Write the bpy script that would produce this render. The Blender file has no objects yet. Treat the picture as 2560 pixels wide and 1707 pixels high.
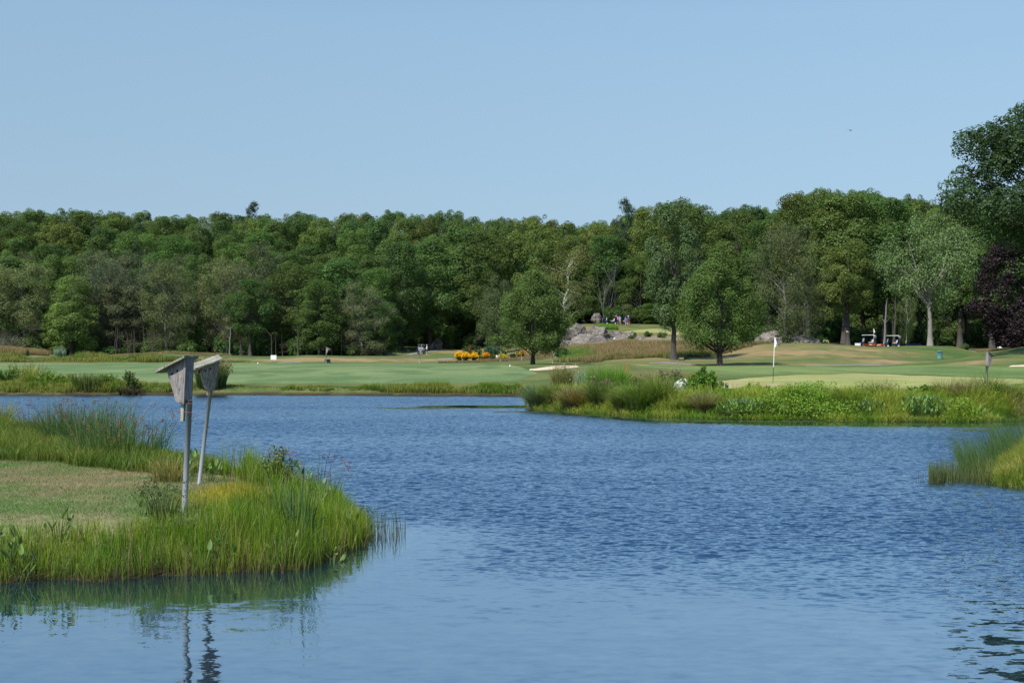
import bpy, math, random
import numpy as np
from mathutils import Vector, Matrix, Euler
rng = np.random.default_rng(7)
random.seed(7)
S = bpy.context.scene
C = bpy.context.collection
R = math.radians
F, HOR, CAM = 3555.0, 890.0, 2.0      # focal length in photo pixels, horizon row, eye height above the water

# ---------------------------------------------------------------- camera, sky, sun, exposure
cd = bpy.data.cameras.new('camera'); cam = bpy.data.objects.new('camera', cd); C.objects.link(cam)
cd.lens = 50; cd.sensor_width = 36.0; cd.sensor_fit = 'HORIZONTAL'
cd.shift_y = (HOR - 853.5) / 2560
cd.clip_start = 0.1; cd.clip_end = 3000
cam.location = (0, 0, CAM); cam.rotation_euler = (R(90), 0, 0)
S.camera = cam
SUN_EL, SUN_AZ = R(51), R(218)        # azimuth clockwise from +Y: behind the camera, to the left
w = bpy.data.worlds.new('World'); S.world = w; w.use_nodes = True
nt = w.node_tree
sky = nt.nodes.new('ShaderNodeTexSky'); sky.sky_type = 'NISHITA'; sky.sun_disc = False
sky.sun_elevation = SUN_EL; sky.sun_rotation = SUN_AZ
sky.air_density = 1.0; sky.dust_density = .9; sky.ozone_density = 2.5; sky.altitude = 50
bg = nt.nodes['Background']; bg.inputs[1].default_value = 0.11
tcw = nt.nodes.new('ShaderNodeTexCoord'); sx = nt.nodes.new('ShaderNodeSeparateXYZ'); cx_ = nt.nodes.new('ShaderNodeCombineXYZ')   # the lowest degrees of the sky are evened out, as in humid summer air
m1_ = nt.nodes.new('ShaderNodeMath'); m1_.operation = 'MULTIPLY_ADD'; m1_.inputs[1].default_value = .3; m1_.inputs[2].default_value = .162
m2_ = nt.nodes.new('ShaderNodeMath'); m2_.operation = 'MAXIMUM'; nv = nt.nodes.new('ShaderNodeVectorMath'); nv.operation = 'NORMALIZE'
nt.links.new(tcw.outputs['Generated'], sx.inputs[0]); nt.links.new(sx.outputs[2], m1_.inputs[0]); nt.links.new(m1_.outputs[0], m2_.inputs[0]); nt.links.new(sx.outputs[2], m2_.inputs[1])
nt.links.new(sx.outputs[0], cx_.inputs[0]); nt.links.new(sx.outputs[1], cx_.inputs[1]); nt.links.new(m2_.outputs[0], cx_.inputs[2]); nt.links.new(cx_.outputs[0], nv.inputs[0]); nt.links.new(nv.outputs[0], sky.inputs[0])
tn = nt.nodes.new('ShaderNodeVectorMath'); tn.operation = 'MULTIPLY'; tn.inputs[1].default_value = (1.03, .99, .90)
mrs = nt.nodes.new('ShaderNodeMapRange'); mrs.inputs[1].default_value = .26; mrs.inputs[2].default_value = .5; nt.links.new(sx.outputs[2], mrs.inputs[0])
mxs = nt.nodes.new('ShaderNodeMix'); mxs.data_type = 'VECTOR'; mxs.inputs[5].default_value = (.50, .74, .88); nt.links.new(mrs.outputs[0], mxs.inputs[0])
mr0 = nt.nodes.new('ShaderNodeMapRange'); mr0.inputs[1].default_value = .09; mr0.inputs[2].default_value = .26; nt.links.new(sx.outputs[2], mr0.inputs[0]); mx0_ = nt.nodes.new('ShaderNodeMix'); mx0_.data_type = 'VECTOR'; mx0_.inputs[4].default_value = (1.04, .975, .85); mx0_.inputs[5].default_value = (1.0, 1.02, .93); nt.links.new(mr0.outputs[0], mx0_.inputs[0]); nt.links.new(mx0_.outputs[1], mxs.inputs[4]); nt.links.new(mxs.outputs[1], tn.inputs[1])
nt.links.new(sky.outputs[0], tn.inputs[0]); nt.links.new(tn.outputs[0], bg.inputs[0])
sl = bpy.data.lights.new('sun', 'SUN'); sl.energy = 3.9; sl.angle = R(0.53); sl.color = (1, .955, .88)
so = bpy.data.objects.new('sun', sl); C.objects.link(so)
dsun = Vector((math.sin(SUN_AZ) * math.cos(SUN_EL), math.cos(SUN_AZ) * math.cos(SUN_EL), math.sin(SUN_EL)))
so.rotation_euler = (-dsun).to_track_quat('-Z', 'Y').to_euler(); so.location = dsun * 60
S.view_settings.view_transform = 'Standard'; S.view_settings.look = 'None'
S.view_settings.exposure = 0.5; S.view_settings.gamma = 1
S.cycles.max_bounces = 6; S.cycles.diffuse_bounces = 2; S.cycles.glossy_bounces = 2; S.cycles.transmission_bounces = 3
S.cycles.transparent_max_bounces = 4; S.cycles.use_denoising = True
S.cycles.caustics_reflective = False; S.cycles.caustics_refractive = False
S.cycles.sample_clamp_indirect = 4

# ---------------------------------------------------------------- helpers
def tag(o, label=None, cat=None, group=None, kind=None):
    if label: o['label'] = label
    if cat: o['category'] = cat
    if group: o['group'] = group
    if kind: o['kind'] = kind
    return o
def empty(name, loc, rz=0, label=None, cat=None, group=None):
    o = bpy.data.objects.new(name, None); C.objects.link(o)
    o.location = loc; o.rotation_euler = (0, 0, rz); o.empty_display_size = .2
    return tag(o, label, cat, group)
def link(name, me, parent=None, mat=None):
    o = bpy.data.objects.new(name, me); C.objects.link(o)
    if mat is not None and not me.materials: me.materials.append(mat)
    if parent: o.parent = parent
    return o
def copy_tree(o, parent=None):
    c = o.copy(); C.objects.link(c); c.parent = parent
    for ch in list(o.children): copy_tree(ch, c)
    return c
def smooth(me):
    me.polygons.foreach_set('use_smooth', [True] * len(me.polygons))
def mesh_np(name, V, Q, col=None, mat=None, sm=False):
    V = np.asarray(V, np.float32); Q = np.asarray(Q, np.int32)
    me = bpy.data.meshes.new(name); k = Q.shape[1]
    me.vertices.add(len(V)); me.vertices.foreach_set('co', V.ravel())
    me.loops.add(Q.size); me.loops.foreach_set('vertex_index', Q.ravel())
    me.polygons.add(len(Q)); me.polygons.foreach_set('loop_start', np.arange(0, Q.size, k, dtype=np.int32))
    me.polygons.foreach_set('loop_total', np.full(len(Q), k, np.int32))
    if sm: me.polygons.foreach_set('use_smooth', np.ones(len(Q), bool))
    me.update(calc_edges=True)
    if col is not None:
        a = me.color_attributes.new('Col', 'FLOAT_COLOR', 'POINT')
        cc = np.ones((len(V), 4), np.float32); cc[:, :3] = col
        a.data.foreach_set('color', cc.ravel())
    if mat: me.materials.append(mat)
    return me
def h2(ix, iy, s):
    v = np.sin(ix * 127.1 + iy * 311.7 + s * 74.7) * 43758.5453
    return v - np.floor(v)
def vn(x, y, s=0):
    x = np.asarray(x, float); y = np.asarray(y, float)
    ix = np.floor(x); iy = np.floor(y); fx = x - ix; fy = y - iy
    fx = fx * fx * (3 - 2 * fx); fy = fy * fy * (3 - 2 * fy)
    return (h2(ix, iy, s) * (1 - fx) + h2(ix + 1, iy, s) * fx) * (1 - fy) + (h2(ix, iy + 1, s) * (1 - fx) + h2(ix + 1, iy + 1, s) * fx) * fy
def fbm(x, y, s=0, o=4):
    t = 0; a = .5; f = 1.0
    for k in range(o):
        t = t + a * vn(x * f, y * f, s + k * 3.1); a *= .5; f *= 2.03
    return t / (1 - .5 ** o)
def n3(P, s=0):
    x, y, z = P[:, 0], P[:, 1], P[:, 2]
    return (vn(x + z * .71, y + 3.3, s) + vn(y + x * .53, z + 7.1, s + 5) + vn(z + y * .61, x + 1.7, s + 9)) / 3
def sstep(a, b, x):
    t = np.clip((x - a) / (b - a), 0, 1); return t * t * (3 - 2 * t)
def XP(px, Y): return (px - 1280.0) / F * Y
def ZP(py, Y): return CAM - (py - HOR) / F * Y

class MB:
    """collects boxes, tubes and prisms, links them as one mesh"""
    def __init__(s): s.v = []; s.f = []
    def add(s, vs, fs, M=None):
        n = len(s.v)
        for p in vs:
            p = Vector(p); s.v.append(tuple(M @ p if M is not None else p))
        s.f += [tuple(i + n for i in f) for f in fs]; return s
    def box(s, c, d, rot=None, taper=1.0, b=0.0):
        x, y, z = d[0] / 2, d[1] / 2, d[2] / 2; vs = []; t = taper
        if b > 0:
            prof = [(-x, -y + b), (-x + b, -y), (x - b, -y), (x, -y + b), (x, y - b), (x - b, y), (-x + b, y), (-x, y - b)]
        else: prof = [(-x, -y), (x, -y), (x, y), (-x, y)]
        n = len(prof)
        lv = [(-z, 1), (z, t)] if b == 0 else [(-z, 1 - b / max(x, y)), (-z + b, 1), (z - b, t), (z, t * (1 - b / max(x, y)))]
        for zz, k in lv: vs += [(p[0] * k, p[1] * k, zz) for p in prof]
        fs = [tuple(reversed(range(n))), tuple(range((len(lv) - 1) * n, len(lv) * n))]
        for l in range(len(lv) - 1):
            fs += [(l * n + i, l * n + (i + 1) % n, (l + 1) * n + (i + 1) % n, (l + 1) * n + i) for i in range(n)]
        M = Matrix.Translation(c) @ (Euler(rot).to_matrix().to_4x4() if rot else Matrix.Identity(4))
        return s.add(vs, fs, M)
    def tube(s, pts, rad, n=8, cap=True):
        pts = [Vector(p) for p in pts]
        if not hasattr(rad, '__len__'): rad = [rad] * len(pts)
        vs = []; up = Vector((0, 0, 1))
        for i, p in enumerate(pts):
            d = (pts[min(i + 1, len(pts) - 1)] - pts[max(i - 1, 0)]).normalized()
            a = d.cross(Vector((1, 0, 0)) if abs(d.x) < .8 else Vector((0, 1, 0))).normalized(); b_ = d.cross(a)
            for k in range(n):
                t = 2 * math.pi * k / n
                vs.append(p + (a * math.cos(t) + b_ * math.sin(t)) * rad[i])
        fs = [(i * n + k, i * n + (k + 1) % n, (i + 1) * n + (k + 1) % n, (i + 1) * n + k) for i in range(len(pts) - 1) for k in range(n)]
        if cap: fs += [tuple(range(n)), tuple(reversed(range((len(pts) - 1) * n, len(pts) * n)))]
        return s.add(vs, fs)
    def ring(s, c, r, t, n=14, axis=None):
        vs = []; fs = []; m = 6
        for i in range(n):
            a = 2 * math.pi * i / n
            for j in range(m):
                b = 2 * math.pi * j / m; rr = r + t * math.cos(b)
                vs.append((c[0] + rr * math.cos(a), c[1] + rr * math.sin(a), c[2] + t * math.sin(b)))
        for i in range(n):
            for j in range(m):
                fs.append((i * m + j, ((i + 1) % n) * m + j, ((i + 1) % n) * m + (j + 1) % m, i * m + (j + 1) % m))
        return s.add(vs, fs)
    def ball(s, c, r, n=10, m=7):
        if not hasattr(r, '__len__'): r = (r, r, r)
        vs = [(c[0], c[1], c[2] - r[2])]
        for j in range(1, m):
            b = math.pi * j / m - math.pi / 2
            for i in range(n):
                a = 2 * math.pi * i / n
                vs.append((c[0] + r[0] * math.cos(b) * math.cos(a), c[1] + r[1] * math.cos(b) * math.sin(a), c[2] + r[2] * math.sin(b)))
        vs.append((c[0], c[1], c[2] + r[2])); L = len(vs) - 1
        fs = [(0, 1 + (i + 1) % n, 1 + i) for i in range(n)] + [(L, L - n + i, L - n + (i + 1) % n) for i in range(n)]
        for j in range(m - 2):
            fs += [(1 + j * n + i, 1 + j * n + (i + 1) % n, 1 + (j + 1) * n + (i + 1) % n, 1 + (j + 1) * n + i) for i in range(n)]
        return s.add(vs, fs)
    def build(s, name, mat, parent=None, sm=False):
        me = bpy.data.meshes.new(name); me.from_pydata(s.v, [], s.f); me.materials.append(mat)
        if sm: smooth(me)
        return link(name, me, parent)

# ---------------------------------------------------------------- materials
def newmat(name):
    m = bpy.data.materials.new(name); m.use_nodes = True; return m, m.node_tree, m.node_tree.nodes['Principled BSDF']
def N(t, typ, **k):
    n = t.nodes.new(typ)
    for a, b in k.items(): setattr(n, a, b)
    return n
def plain(name, col, rough=.6, metal=0, var=.12, scale=20, bump=.1, spec=.4):
    m, t, p = newmat(name)
    no = N(t, 'ShaderNodeTexNoise'); no.inputs['Scale'].default_value = scale; no.inputs['Detail'].default_value = 5
    tc = N(t, 'ShaderNodeTexCoord'); t.links.new(tc.outputs['Object'], no.inputs['Vector'])
    mx = N(t, 'ShaderNodeMix', data_type='RGBA')
    mx.inputs[6].default_value = [c * (1 - var) for c in col] + [1]; mx.inputs[7].default_value = [min(1, c * (1 + var)) for c in col] + [1]
    t.links.new(no.outputs[0], mx.inputs[0]); t.links.new(mx.outputs[2], p.inputs['Base Color'])
    p.inputs['Roughness'].default_value = rough; p.inputs['Metallic'].default_value = metal; p.inputs['Specular IOR Level'].default_value = spec
    b = N(t, 'ShaderNodeBump'); b.inputs['Strength'].default_value = bump; b.inputs['Distance'].default_value = .01
    t.links.new(no.outputs[0], b.inputs['Height']); t.links.new(b.outputs[0], p.inputs['Normal'])
    return m
def leafmat(name, trans=.3, rough=.55, objvar=.25, spec=.25, tcol=(1.1, 1.25, .5), hue=.5):
    m, t, p = newmat(name)
    at = N(t, 'ShaderNodeAttribute', attribute_name='Col')
    oi = N(t, 'ShaderNodeObjectInfo'); mr = N(t, 'ShaderNodeMapRange')
    mr.inputs[3].default_value = 1 - objvar; mr.inputs[4].default_value = 1 + objvar
    t.links.new(oi.outputs['Random'], mr.inputs[0])
    hs = N(t, 'ShaderNodeHueSaturation'); t.links.new(at.outputs['Color'], hs.inputs['Color']); t.links.new(mr.outputs[0], hs.inputs['Value'])
    m2 = N(t, 'ShaderNodeMath', operation='MULTIPLY_ADD'); m2.inputs[1].default_value = 7.31; m2.inputs[2].default_value = .1
    fr = N(t, 'ShaderNodeMath', operation='FRACT'); mh = N(t, 'ShaderNodeMapRange'); mh.inputs[3].default_value = hue - objvar * .07; mh.inputs[4].default_value = hue + objvar * .07
    t.links.new(oi.outputs['Random'], m2.inputs[0]); t.links.new(m2.outputs[0], fr.inputs[0]); t.links.new(fr.outputs[0], mh.inputs[0]); t.links.new(mh.outputs[0], hs.inputs['Hue'])
    t.links.new(hs.outputs[0], p.inputs['Base Color']); p.inputs['Roughness'].default_value = rough; p.inputs['Specular IOR Level'].default_value = spec
    tr = N(t, 'ShaderNodeBsdfTranslucent')
    mu = N(t, 'ShaderNodeMix', data_type='RGBA', blend_type='MULTIPLY'); mu.inputs[0].default_value = 1; mu.inputs[7].default_value = (*tcol, 1)
    t.links.new(hs.outputs[0], mu.inputs[6]); t.links.new(mu.outputs[2], tr.inputs['Color'])
    ms = N(t, 'ShaderNodeMixShader'); ms.inputs[0].default_value = trans
    t.links.new(p.outputs[0], ms.inputs[1]); t.links.new(tr.outputs[0], ms.inputs[2])
    t.links.new(ms.outputs[0], t.nodes['Material Output'].inputs[0])
    return m
M = {}
M['leaf'] = leafmat('leaf', objvar=.27, trans=.36, hue=.512); M['leaf_near'] = leafmat('leaf_near', objvar=.08)
M['blade'] = leafmat('blade', trans=.35, objvar=.05, rough=.5)
M['purple_leaf'] = leafmat('purple_leaf', trans=.15, objvar=.05, tcol=(1.3, .6, .6))
M['petal'] = leafmat('petal', trans=.3, objvar=.03, tcol=(1, .9, .4))
M['bark'] = plain('bark', (.06, .052, .045), .9, var=.45, scale=3, bump=.6)
M['pale_bark'] = plain('pale_bark', (.22, .20, .18), .9, var=.3, scale=3, bump=.5)
M['dead_bark'] = plain('dead_bark', (.17, .16, .15), .9, var=.3, scale=3, bump=.5)
M['birch'] = plain('birch_bark', (.62, .60, .55), .8, var=.3, scale=4, bump=.3)
M['white'] = plain('white_paint', (.8, .8, .79), .45, var=.03)
M['black'] = plain('black_plastic', (.015, .016, .018), .4, var=.3)
M['dark'] = plain('dark_hole', (.008, .007, .006), 1, spec=0); M['rubber'] = plain('rubber', (.02, .02, .02), .8)
M['steel'] = plain('grey_steel', (.235, .25, .27), .5, 0, var=.1, scale=14, bump=.05)
M['rust'] = plain('rusty_clamp', (.30, .10, .05), .6, .4, var=.4, scale=60)
M['darkgreen'] = plain('dark_green_plastic', (.006, .035, .025), .4, var=.2)
M['teal'] = plain('teal_paint', (.10, .24, .23), .5, var=.12, scale=6)
M['tealdark'] = plain('dark_slot', (.02, .07, .065), .6)
M['red'] = plain('red_paint', (.55, .05, .02), .6)
M['navy'] = plain('navy_cart_paint', (.02, .03, .06), .3)
M['vinyl'] = plain('pale_vinyl', (.6, .6, .58), .5)
M['maroon'] = plain('maroon_cloth', (.16, .02, .03), .8)
M['skin'] = plain('skin', (.45, .26, .18), .55, var=.05)
M['hair'] = plain('hair', (.05, .03, .02), .7)
for nm, c in dict(pink=(.85, .12, .42), skyblue=(.18, .38, .62), bluecloth=(.09, .13, .32), navycloth=(.03, .05, .12), redshort=(.38, .05, .04), tan=(.5, .4, .3), whitecloth=(.75, .75, .76), greycloth=(.3, .33, .4)).items():
    M[nm] = plain(nm + '_fabric', c, .85, var=.06)
M['glass'] = plain('eye', (.02, .02, .02), .2)
M['soil'] = plain('mud', (.05, .035, .025), .9, var=.4, scale=6)

def woodmat(name, a, b, sc=1.0):
    m, t, p = newmat(name)
    tc = N(t, 'ShaderNodeTexCoord'); mp = N(t, 'ShaderNodeMapping'); mp.inputs['Scale'].default_value = (34 * sc, 34 * sc, 3.2 * sc)
    t.links.new(tc.outputs['Object'], mp.inputs['Vector'])
    no = N(t, 'ShaderNodeTexNoise'); no.inputs['Scale'].default_value = 1.6; no.inputs['Detail'].default_value = 8; no.inputs['Distortion'].default_value = 1.6
    t.links.new(mp.outputs[0], no.inputs['Vector'])
    n2 = N(t, 'ShaderNodeTexNoise'); n2.inputs['Scale'].default_value = 7; n2.inputs['Detail'].default_value = 4; t.links.new(tc.outputs['Object'], n2.inputs['Vector'])
    cr = N(t, 'ShaderNodeValToRGB'); e = cr.color_ramp.elements; e[0].position = .36; e[0].color = (*a, 1); e[1].position = .62; e[1].color = (*b, 1)
    t.links.new(no.outputs[0], cr.inputs[0])
    mx = N(t, 'ShaderNodeMix', data_type='RGBA', blend_type='MULTIPLY'); mx.inputs[0].default_value = .5
    c2 = N(t, 'ShaderNodeValToRGB'); c2.color_ramp.elements[0].position = .35; c2.color_ramp.elements[0].color = (.5, .48, .45, 1); c2.color_ramp.elements[1].position = .6
    t.links.new(n2.outputs[0], c2.inputs[0]); t.links.new(cr.outputs[0], mx.inputs[6]); t.links.new(c2.outputs[0], mx.inputs[7])
    t.links.new(mx.outputs[2], p.inputs['Base Color']); p.inputs['Roughness'].default_value = .85; p.inputs['Specular IOR Level'].default_value = .2
    bu = N(t, 'ShaderNodeBump'); bu.inputs['Strength'].default_value = .7; bu.inputs['Distance'].default_value = .004
    t.links.new(no.outputs[0], bu.inputs['Height']); t.links.new(bu.outputs[0], p.inputs['Normal'])
    return m
M['wood'] = woodmat('weathered_wood', (.15, .138, .134), (.38, .35, .335))
M['wood_lichen'] = woodmat('lichen_wood', (.15, .155, .12), (.42, .40, .33), 1.3)
M['wood_pale'] = woodmat('pale_wood', (.28, .26, .2), (.48, .45, .37))

def rockmat(name, a, b, c, sc=.6):
    m, t, p = newmat(name)
    tc = N(t, 'ShaderNodeTexCoord')
    no = N(t, 'ShaderNodeTexNoise'); no.inputs['Scale'].default_value = sc; no.inputs['Detail'].default_value = 10; no.inputs['Roughness'].default_value = .65
    vo = N(t, 'ShaderNodeTexVoronoi', feature='DISTANCE_TO_EDGE'); vo.inputs['Scale'].default_value = sc * .8
    t.links.new(tc.outputs['Object'], no.inputs['Vector'])
    nw = N(t, 'ShaderNodeTexNoise'); nw.inputs['Scale'].default_value = sc * 1.5; t.links.new(tc.outputs['Object'], nw.inputs['Vector'])
    ad = N(t, 'ShaderNodeVectorMath', operation='MULTIPLY_ADD'); ad.inputs[1].default_value = (2, 2, 2)
    t.links.new(nw.outputs['Color'], ad.inputs[0]); t.links.new(tc.outputs['Object'], ad.inputs[2]); t.links.new(ad.outputs[0], vo.inputs['Vector'])
    cr = N(t, 'ShaderNodeValToRGB'); e = cr.color_ramp.elements; e[0].position = .35; e[0].color = (*a, 1); e[1].position = .68; e[1].color = (*c, 1)
    n_ = e.new(.5); n_.color = (*b, 1)
    t.links.new(no.outputs[0], cr.inputs[0])
    ck = N(t, 'ShaderNodeValToRGB'); ck.color_ramp.elements[0].position = 0; ck.color_ramp.elements[0].color = (.35, .33, .3, 1); ck.color_ramp.elements[1].position = .035
    t.links.new(vo.outputs['Distance'], ck.inputs[0])
    mx = N(t, 'ShaderNodeMix', data_type='RGBA', blend_type='MULTIPLY'); mx.inputs[0].default_value = .75
    t.links.new(cr.outputs[0], mx.inputs[6]); t.links.new(ck.outputs[0], mx.inputs[7]); t.links.new(mx.outputs[2], p.inputs['Base Color'])
    p.inputs['Roughness'].default_value = .9; p.inputs['Specular IOR Level'].default_value = .2
    bu = N(t, 'ShaderNodeBump'); bu.inputs['Strength'].default_value = .9; bu.inputs['Distance'].default_value = .25
    t.links.new(no.outputs[0], bu.inputs['Height']); t.links.new(bu.outputs[0], p.inputs['Normal'])
    return m
M['rock'] = rockmat('granite', (.075, .066, .055), (.18, .16, .14), (.30, .265, .23), .9)
M['white_rock'] = rockmat('white_stone', (.6, .6, .6), (.75, .75, .74), (.85, .85, .84), 3)

def turfmat(name, attr=True, col=(.1, .15, .05), col2=None, sc=.5, stripe=.0, bump=.3, fine=8, dist=.02):
    m, t, p = newmat(name)
    geo = N(t, 'ShaderNodeNewGeometry')
    n1 = N(t, 'ShaderNodeTexNoise'); n1.inputs['Scale'].default_value = sc; n1.inputs['Detail'].default_value = 8; n1.inputs['Roughness'].default_value = .6
    n2 = N(t, 'ShaderNodeTexNoise'); n2.inputs['Scale'].default_value = fine; n2.inputs['Detail'].default_value = 6; n2.inputs['Roughness'].default_value = .75
    t.links.new(geo.outputs['Position'], n1.inputs['Vector']); t.links.new(geo.outputs['Position'], n2.inputs['Vector'])
    if attr:
        a = N(t, 'ShaderNodeAttribute', attribute_name='Col'); src = a.outputs['Color']
    else:
        mx0 = N(t, 'ShaderNodeMix', data_type='RGBA'); mx0.inputs[6].default_value = (*col, 1); mx0.inputs[7].default_value = (*(col2 or col), 1)
        mr = N(t, 'ShaderNodeMapRange'); mr.inputs[1].default_value = .35; mr.inputs[2].default_value = .65; t.links.new(n1.outputs[0], mr.inputs[0])
        t.links.new(mr.outputs[0], mx0.inputs[0]); src = mx0.outputs[2]
    m1 = N(t, 'ShaderNodeMapRange'); m1.inputs[1].default_value = .3; m1.inputs[2].default_value = .7; m1.inputs[3].default_value = .72; m1.inputs[4].default_value = 1.28
    t.links.new(n2.outputs[0], m1.inputs[0])
    m2 = N(t, 'ShaderNodeMapRange'); m2.inputs[1].default_value = .3; m2.inputs[2].default_value = .7; m2.inputs[3].default_value = .85; m2.inputs[4].default_value = 1.15
    t.links.new(n1.outputs[0], m2.inputs[0])
    mm = N(t, 'ShaderNodeMath', operation='MULTIPLY'); t.links.new(m1.outputs[0], mm.inputs[0]); t.links.new(m2.outputs[0], mm.inputs[1])
    vm = N(t, 'ShaderNodeVectorMath', operation='SCALE'); t.links.new(src, vm.inputs[0]); t.links.new(mm.outputs[0], vm.inputs['Scale'])
    t.links.new(vm.outputs[0], p.inputs['Base Color'])
    p.inputs['Roughness'].default_value = .9; p.inputs['Specular IOR Level'].default_value = .1
    bu = N(t, 'ShaderNodeBump'); bu.inputs['Strength'].default_value = bump; bu.inputs['Distance'].default_value = dist
    t.links.new(n2.outputs[0], bu.inputs['Height']); t.links.new(bu.outputs[0], p.inputs['Normal'])
    return m
M['ground'] = turfmat('ground_turf', dist=.05)
M['fairway'] = turfmat('fairway_turf', sc=.12, fine=3)
M['green'] = turfmat('putting_turf', sc=.2, fine=6, bump=.1)
M['path'] = turfmat('asphalt_path', False, (.20, .185, .18), (.25, .235, .23), sc=.4, fine=10, bump=.2)
M['sand'] = turfmat('bunker_sand', False, (.60, .46, .34), (.68, .54, .40), sc=.7, fine=6, bump=.2)

def water_material():
    m, t, p = newmat('pond_water')
    out = t.nodes['Material Output']
    geo = N(t, 'ShaderNodeNewGeometry'); sep = N(t, 'ShaderNodeSeparateXYZ'); t.links.new(geo.outputs['Position'], sep.inputs[0])
    def noise(scale, stretch, det, off, rough=.55):
        mp = N(t, 'ShaderNodeMapping'); mp.inputs['Scale'].default_value = stretch; mp.inputs['Location'].default_value = off
        mp.inputs['Rotation'].default_value = (0, 0, R(8))
        no = N(t, 'ShaderNodeTexNoise'); no.inputs['Scale'].default_value = scale; no.inputs['Detail'].default_value = det; no.inputs['Roughness'].default_value = rough
        t.links.new(geo.outputs['Position'], mp.inputs[0]); t.links.new(mp.outputs[0], no.inputs['Vector'])
        s = N(t, 'ShaderNodeVectorMath', operation='SUBTRACT'); s.inputs[1].default_value = (.5, .5, .5); t.links.new(no.outputs['Color'], s.inputs[0])
        return s.outputs[0]
    A = noise(9.5, (.6, 1.0, 1), 3.0, (3, 1, 0), .6); B = noise(3.0, (.7, 1, 1), 1.5, (11, 7, 0))
    cmb = N(t, 'ShaderNodeVectorMath', operation='MULTIPLY_ADD'); cmb.inputs[1].default_value = (.35, .35, 0)
    t.links.new(B, cmb.inputs[0]); t.links.new(A, cmb.inputs[2])
    # ruffled water out in the wind, smooth water in the lee of the near and the right-hand banks
    wob = N(t, 'ShaderNodeTexNoise'); wob.inputs['Scale'].default_value = .35; wob.inputs['Detail'].default_value = 3; t.links.new(geo.outputs['Position'], wob.inputs['Vector'])
    def mapr(src, a, b, c=0, d=1):
        r = N(t, 'ShaderNodeMapRange', interpolation_type='LINEAR' if (a, b) == (0, 1) else 'SMOOTHSTEP'); t.links.new(src, r.inputs[0])
        r.inputs[1].default_value = a; r.inputs[2].default_value = b; r.inputs[3].default_value = c; r.inputs[4].default_value = d; return r.outputs[0]
    def math_(op, a, b):
        n = N(t, 'ShaderNodeMath', operation=op)
        for i, q in enumerate((a, b)):
            if hasattr(q, 'links'): t.links.new(q, n.inputs[i])
            else: n.inputs[i].default_value = q
        return n.outputs[0]
    wv = math_('MULTIPLY', math_('SUBTRACT', wob.outputs[0], .5), 5.0)
    yw = math_('ADD', sep.outputs['Y'], wv)
    # the lee also reaches further out behind the near bank: shift by X
    yl = math_('ADD', yw, math_('MULTIPLY', mapr(sep.outputs['X'], -3.5, 3.0, -1.0, .3), 1.0))
    nmin = mapr(sep.outputs['X'], 1.6, 3.6, .055, .13); near = math_('ADD', nmin, math_('MULTIPLY', math_('SUBTRACT', 1.0, nmin), mapr(yl, 9.8, 17.0))); stp = mapr(yl, 9.2, 12.6)
    attr = N(t, 'ShaderNodeAttribute', attribute_name='Col'); sa = N(t, 'ShaderNodeSeparateColor'); t.links.new(attr.outputs['Color'], sa.inputs[0])
    amp = math_('MULTIPLY', near, sa.outputs[0])
    gust = N(t, 'ShaderNodeTexNoise'); gust.inputs['Scale'].default_value = .12; gust.inputs['Detail'].default_value = 4
    gm = N(t, 'ShaderNodeMapping'); gm.inputs['Scale'].default_value = (.5, 1.4, 1); t.links.new(geo.outputs['Position'], gm.inputs[0]); t.links.new(gm.outputs[0], gust.inputs['Vector'])
    amp = math_('MULTIPLY', amp, mapr(gust.outputs[0], .3, .7, .8, 1.25))
    sc = N(t, 'ShaderNodeVectorMath', operation='SCALE'); t.links.new(cmb.outputs[0], sc.inputs[0])
    t.links.new(math_('MULTIPLY', amp, 1.8), sc.inputs['Scale'])
    # wind waves: the faces towards the near shore are the steep ones
    ab = N(t, 'ShaderNodeVectorMath', operation='ABSOLUTE'); t.links.new(sc.outputs[0], ab.inputs[0]); sa2 = N(t, 'ShaderNodeSeparateXYZ'); t.links.new(ab.outputs[0], sa2.inputs[0]); ss2 = N(t, 'ShaderNodeSeparateXYZ'); t.links.new(sc.outputs[0], ss2.inputs[0])
    cx = N(t, 'ShaderNodeCombineXYZ'); t.links.new(math_('MULTIPLY', ss2.outputs[0], .7), cx.inputs[0]); t.links.new(math_('SUBTRACT', math_('MULTIPLY', ss2.outputs[1], math_('SUBTRACT', 1.0, stp)), math_('MULTIPLY', stp, math_('ADD', sa2.outputs[1], math_('MULTIPLY', amp, .03)))), cx.inputs[1]); cx.inputs[2].default_value = 1; fl = cx
    nm = N(t, 'ShaderNodeVectorMath', operation='NORMALIZE'); t.links.new(fl.outputs[0], nm.inputs[0])
    gl = N(t, 'ShaderNodeBsdfGlossy'); gl.inputs['Roughness'].default_value = .03; gl.inputs['Color'].default_value = (.82, .92, 1, 1)
    t.links.new(nm.outputs[0], gl.inputs['Normal'])
    df = N(t, 'ShaderNodeBsdfDiffuse'); df.inputs['Color'].default_value = (.006, .022, .045, 1)
    fr = N(t, 'ShaderNodeFresnel'); fr.inputs['IOR'].default_value = 1.33; t.links.new(nm.outputs[0], fr.inputs['Normal'])
    ms = N(t, 'ShaderNodeMixShader'); t.links.new(mapr(math_('POWER', fr.outputs[0], .6), 0, 1, .29, 1), ms.inputs[0]); t.links.new(df.outputs[0], ms.inputs[1]); t.links.new(gl.outputs[0], ms.inputs[2])
    t.links.new(ms.outputs[0], out.inputs[0])
    return m
M['water'] = water_material()

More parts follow.
